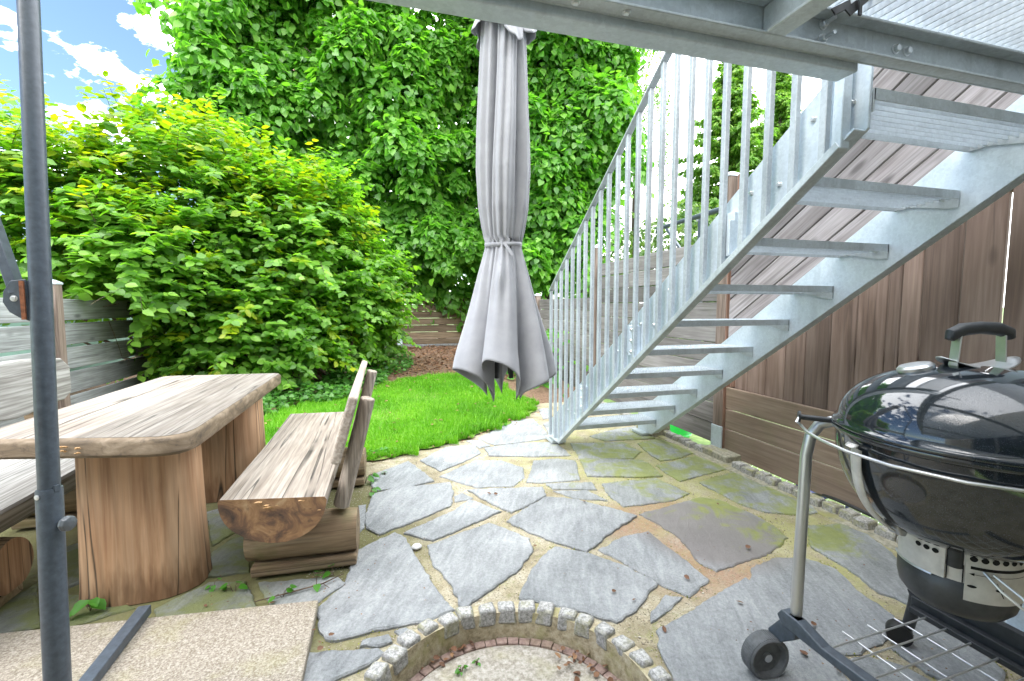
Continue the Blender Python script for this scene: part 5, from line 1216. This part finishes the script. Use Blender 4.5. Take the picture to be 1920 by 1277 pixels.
b = MB(); b.bar((2.70,2.36,-.12),(2.92,2.22,.00),.13,.03); b.build('seat', M['navy_plastic'], nv, bevel=.008); b = MB(); b.tube([(2.68,2.42,-.25),(2.72,2.38,.02)], .011, 8); b.tube([(2.90,2.2,-.25),(2.93,2.18,.03)], .011, 8); b.build('frame', M['navy_plastic'], nv, smooth=True)
wl_ = thing('toy_parts', 'white and navy plastic bars on the ground beside the green tray', 'plastic bars', (2.8, 3.4, -.24))
b = MB(); b.bar((2.72,3.62,-.22),(2.82,3.30,-.08),.03,.02); b.build('white_bar', M['white_wire'], wl_, bevel=.004); b = MB(); b.bar((2.74,3.42,-.22),(2.84,3.16,-.06),.05,.03); b.build('navy_bar', M['navy_plastic'], wl_, bevel=.004)
hs_ = MB(); hs_.tube([(2.66,2.22,-.02),(2.625,2.12,.022),(2.615,2.0,.030),(2.60,1.85,.032),(2.585,1.6,.032),(2.57,1.2,.03)], .011, 10); o = hs_.build('garden_hose', M['wire_black'], smooth=True, angle=None); tag(o, 'black garden hose lying along the cobble edging under the fence', 'hose')

# ------------------------------------------------------------------ small things on the paving
b = MB(); V = []; o = MB(); o.lathe([(.0,-.004),(.020,0),(.026,.008),(.018,.016),(0,.019)], (.137, 2.215, .002), 12); o = o.build('pebble', M['white_stone'], smooth=True, angle=None); tag(o, 'small white rounded stone set in a joint of the paving', 'stone')
def weed(x, y, z, s, n, label):
    t = thing('weed', label, 'weed', (x, y, z), 'weeds growing from the paving joints'); VV = []; b = MB()
    for k in range(n):
        a_ = random.uniform(0, 6.28); q = random.uniform(.3, 1)*s; tip = Vector((x+q*math.cos(a_), y+q*math.sin(a_), z+random.uniform(.4, 1.)*s))
        b.tube([(x, y, z-.005), (x+.5*q*math.cos(a_), y+.5*q*math.sin(a_), tip.z*.6+z*.4+.3*s), tuple(tip)], .0012, 4)
        V, F = leaves(np.array([tip]), np.array([[math.cos(a_), math.sin(a_), -.35]]), np.array([[.2*math.cos(a_), -.2, 1.]]), [random.uniform(.6, 1.)*s], LIME, LIME_F, .9); np_mesh('leaf', V, F, M['weed_leaf'], t)
    b.build('stem', M['twig'], t)
for a_ in ((-.30,2.03,.005,.045,3,'small bright weed in front of the near log foot of the bench'), (-.235,2.075,.005,.04,2,'tiny two leaved weed at the right corner of the base plank'), (-.42,1.97,.005,.035,3,'small weed between terrace step and bench'), (-.62,2.06,.0,.04,4,'low weed between the table leg and the bench'), (-.72,2.12,.0,.03,4,'tiny weed touching the right of the near table leg'), (-1.13,2.09,.005,.06,5,'pale broad leaved weed left of the near table leg'), (-1.16,2.22,.005,.035,3,'little weed behind the parasol pole by the table leg'), (-.14,3.16,.0,.06,6,'climbing weed beside the far log foot of the bench'), (-.10,2.98,.0,.045,4,'weed in the joint right of the bench backrest'), (-.01,3.25,.0,.03,4,'tiny weed on the grey stone near the lawn'), (.24,1.50,-.088,.018,9,'pale green seedling on the pit floor'), (.30,1.52,-.088,.015,7,'second seedling on the pit floor right of the first'), (.06,1.47,-.088,.014,6,'mossy seedling at the left wall of the pit')): weed(*a_)
for px_, py_, l_ in ((-.56,4.6,'large pale dandelion leaf'),): pass
first = None
spots = [(-.262,1.69,.03),(-.235,1.62,.03),(-.20,1.66,.02),(-.23,1.60,.02),(.97,1.37,.01),(1.52,1.24,.012),(1.50,1.30,.012),(1.35,1.42,.012),(.70,2.05,.012),(1.30,2.0,.014),(.62,2.72,.013),(.66,2.70,.013),(1.25,1.62,.012),(1.7,1.75,.013),(.95,1.55,.012),(1.40,1.05,.012),(1.46,1.00,.014),(1.55,.95,.014),(1.36,1.14,.012),(-.70,1.98,.01),(-.86,1.93,.01),(-.30,2.38,.012),(-.66,2.75,.012),(-.72,2.45,.01),(-.60,2.6,.01),(-1.17,2.36,.01),(-.45,1.93,.01),(1.62,3.35,.012),(2.1,3.3,.012),(1.9,2.2,.013),(1.15,2.45,.013),(.9,1.62,.012)]
for i, (x, y, z) in enumerate(spots):
    if first is None:
        V, F = leaves(np.array([[-.02, 0, 0]]), np.array([[1., .1, .12]]), np.array([[.1, -.25, 1.]]), [.042], OVAL, OVAL_F, 1.1); first = np_mesh('fallen_leaf', V, F, M['dry_leaf']); o = first
    else: o = first.copy(); col.objects.link(o)
    s = random.uniform(.35, .8); o.location = (x, y, z+.006); o.rotation_euler = (random.uniform(-.35,.35), random.uniform(-.35,.35), random.uniform(0, 6.28)); o.scale = (s, s*random.uniform(.6,1.1), s)
    tag(o, 'small curled brown leaf fallen on the paving', 'leaf', 'fallen leaves on the paving')
n = 2600; x = rng.uniform(-1.2, 2.4, n); y = rng.uniform(.9, 3.6, n); dens = np.exp(-((x+.35)**2+(y-2.05)**2)/.10) + .55*np.exp(-((x-1.45)**2+(y-1.1)**2)/.12) + .07 ; k = (rng.random(n) < dens) & (np.hypot(x-RC.x, y-RC.y) > .54) & ~((x < -.25) & (y < 1.95)); x, y = x[k], y[k]; n = len(x); a_ = rng.uniform(0, 6.28, n)
V, F = leaves(np.stack([x, y, .016+0*x], 1), np.stack([np.cos(a_), np.sin(a_), .1+0*a_], 1), np.array([0,0,1.])+rng.normal(0,.2,(n,3)), rng.uniform(.004,.011,n), DIAM, DIAM_F); o = np_mesh('paving_crumbs', V, F, M['dry_leaf']); tag(o, 'fine orange brown plant crumbs scattered over the paving', 'plant litter', kind='stuff')
tw = MB(); tw.tube([(-.52,1.955,.015),(-.40,1.975,.018),(-.27,2.0,.020),(-.19,2.05,.022)], [.002,.003,.003,.0015], 6); tw.tube([(-.27,2.0,.02),(-.24,1.96,.022)], .0015, 5); o = tw.build('dry_twig', M['twig']); tag(o, 'thin brown twig lying before the bench', 'twig')

# grit and moss lying in the joints between the flagstones
def joints(n, edge):
    x = rng.uniform(-.35, 2.42, n); y = .85 + 4.1*rng.uniform(0, 1, n)**1.25
    k = (np.hypot(x-RC.x, y-RC.y) > .53) & ~((x < -.23) & (y < 1.9)) & ~inside(x, y, LAWN)
    near = np.zeros(n, bool)
    for p in STONES.values():
        k &= ~inside(x, y, p)
        if edge:
            cx = sum(q[0] for q in p)/len(p); cy = sum(q[1] for q in p)/len(p); d = [math.hypot(q[0]-cx, q[1]-cy) for q in p]
            near |= inside(x, y, [(q[0]+(q[0]-cx)/l*.016, q[1]+(q[1]-cy)/l*.016) for q, l in zip(p, d)])
    if edge: k &= near
    return x[k], y[k]
OCT = np.array([(1,0,0),(0,1,0),(-1,0,0),(0,-1,0),(0,0,.7),(0,0,-.7)]); OCT_F = np.array([(0,1,4),(1,2,4),(2,3,4),(3,0,4),(1,0,5),(2,1,5),(3,2,5),(0,3,5)])
x, y = joints(42000, False); n = len(x); r = rng.uniform(.0012, .0042, n)*np.where(rng.random(n) < .05, 1.9, 1); a = rng.uniform(0, 6.28, n)[:, None]
B = OCT[None]*rng.uniform(.6, 1.3, (n, 6, 1))*r[:, None, None]
V = np.stack([B[..., 0]*np.cos(a)-B[..., 1]*np.sin(a)+x[:, None], B[..., 0]*np.sin(a)+B[..., 1]*np.cos(a)+y[:, None], B[..., 2]-.003], -1).reshape(-1, 3)
F = (OCT_F[None]+(np.arange(n)*6)[:, None, None]).reshape(-1, 3)
o = np_mesh('joint_grit', V, F, M['grit']); tag(o, 'coarse sandy grit in the joints between the flagstones', 'grit', kind='stuff')
x, y = joints(150000, True); w = .10 + .9*np.exp(-((x-2.1)**2+(y-2.7)**2)/1.1); cl = np.sin(9*x+3)*np.sin(8*y+1)+.6*np.sin(23*x)*np.sin(19*y+2)
k = rng.random(len(x)) < np.clip(w*.55+.30*cl, 0, 1); x, y = x[k], y[k]; n = len(x); a = rng.uniform(0, 6.28, n)
V, F = leaves(np.stack([x, y, rng.uniform(-.004, .004, n)], 1), np.stack([np.cos(a), np.sin(a), rng.uniform(.2, 1.1, n)], 1), rdir(n), rng.uniform(.004, .009, n), DIAM, DIAM_F)
o = np_mesh('joint_moss', V, F, M['moss']); tag(o, 'yellow green moss creeping along the edges of the flagstones', 'moss', kind='stuff')
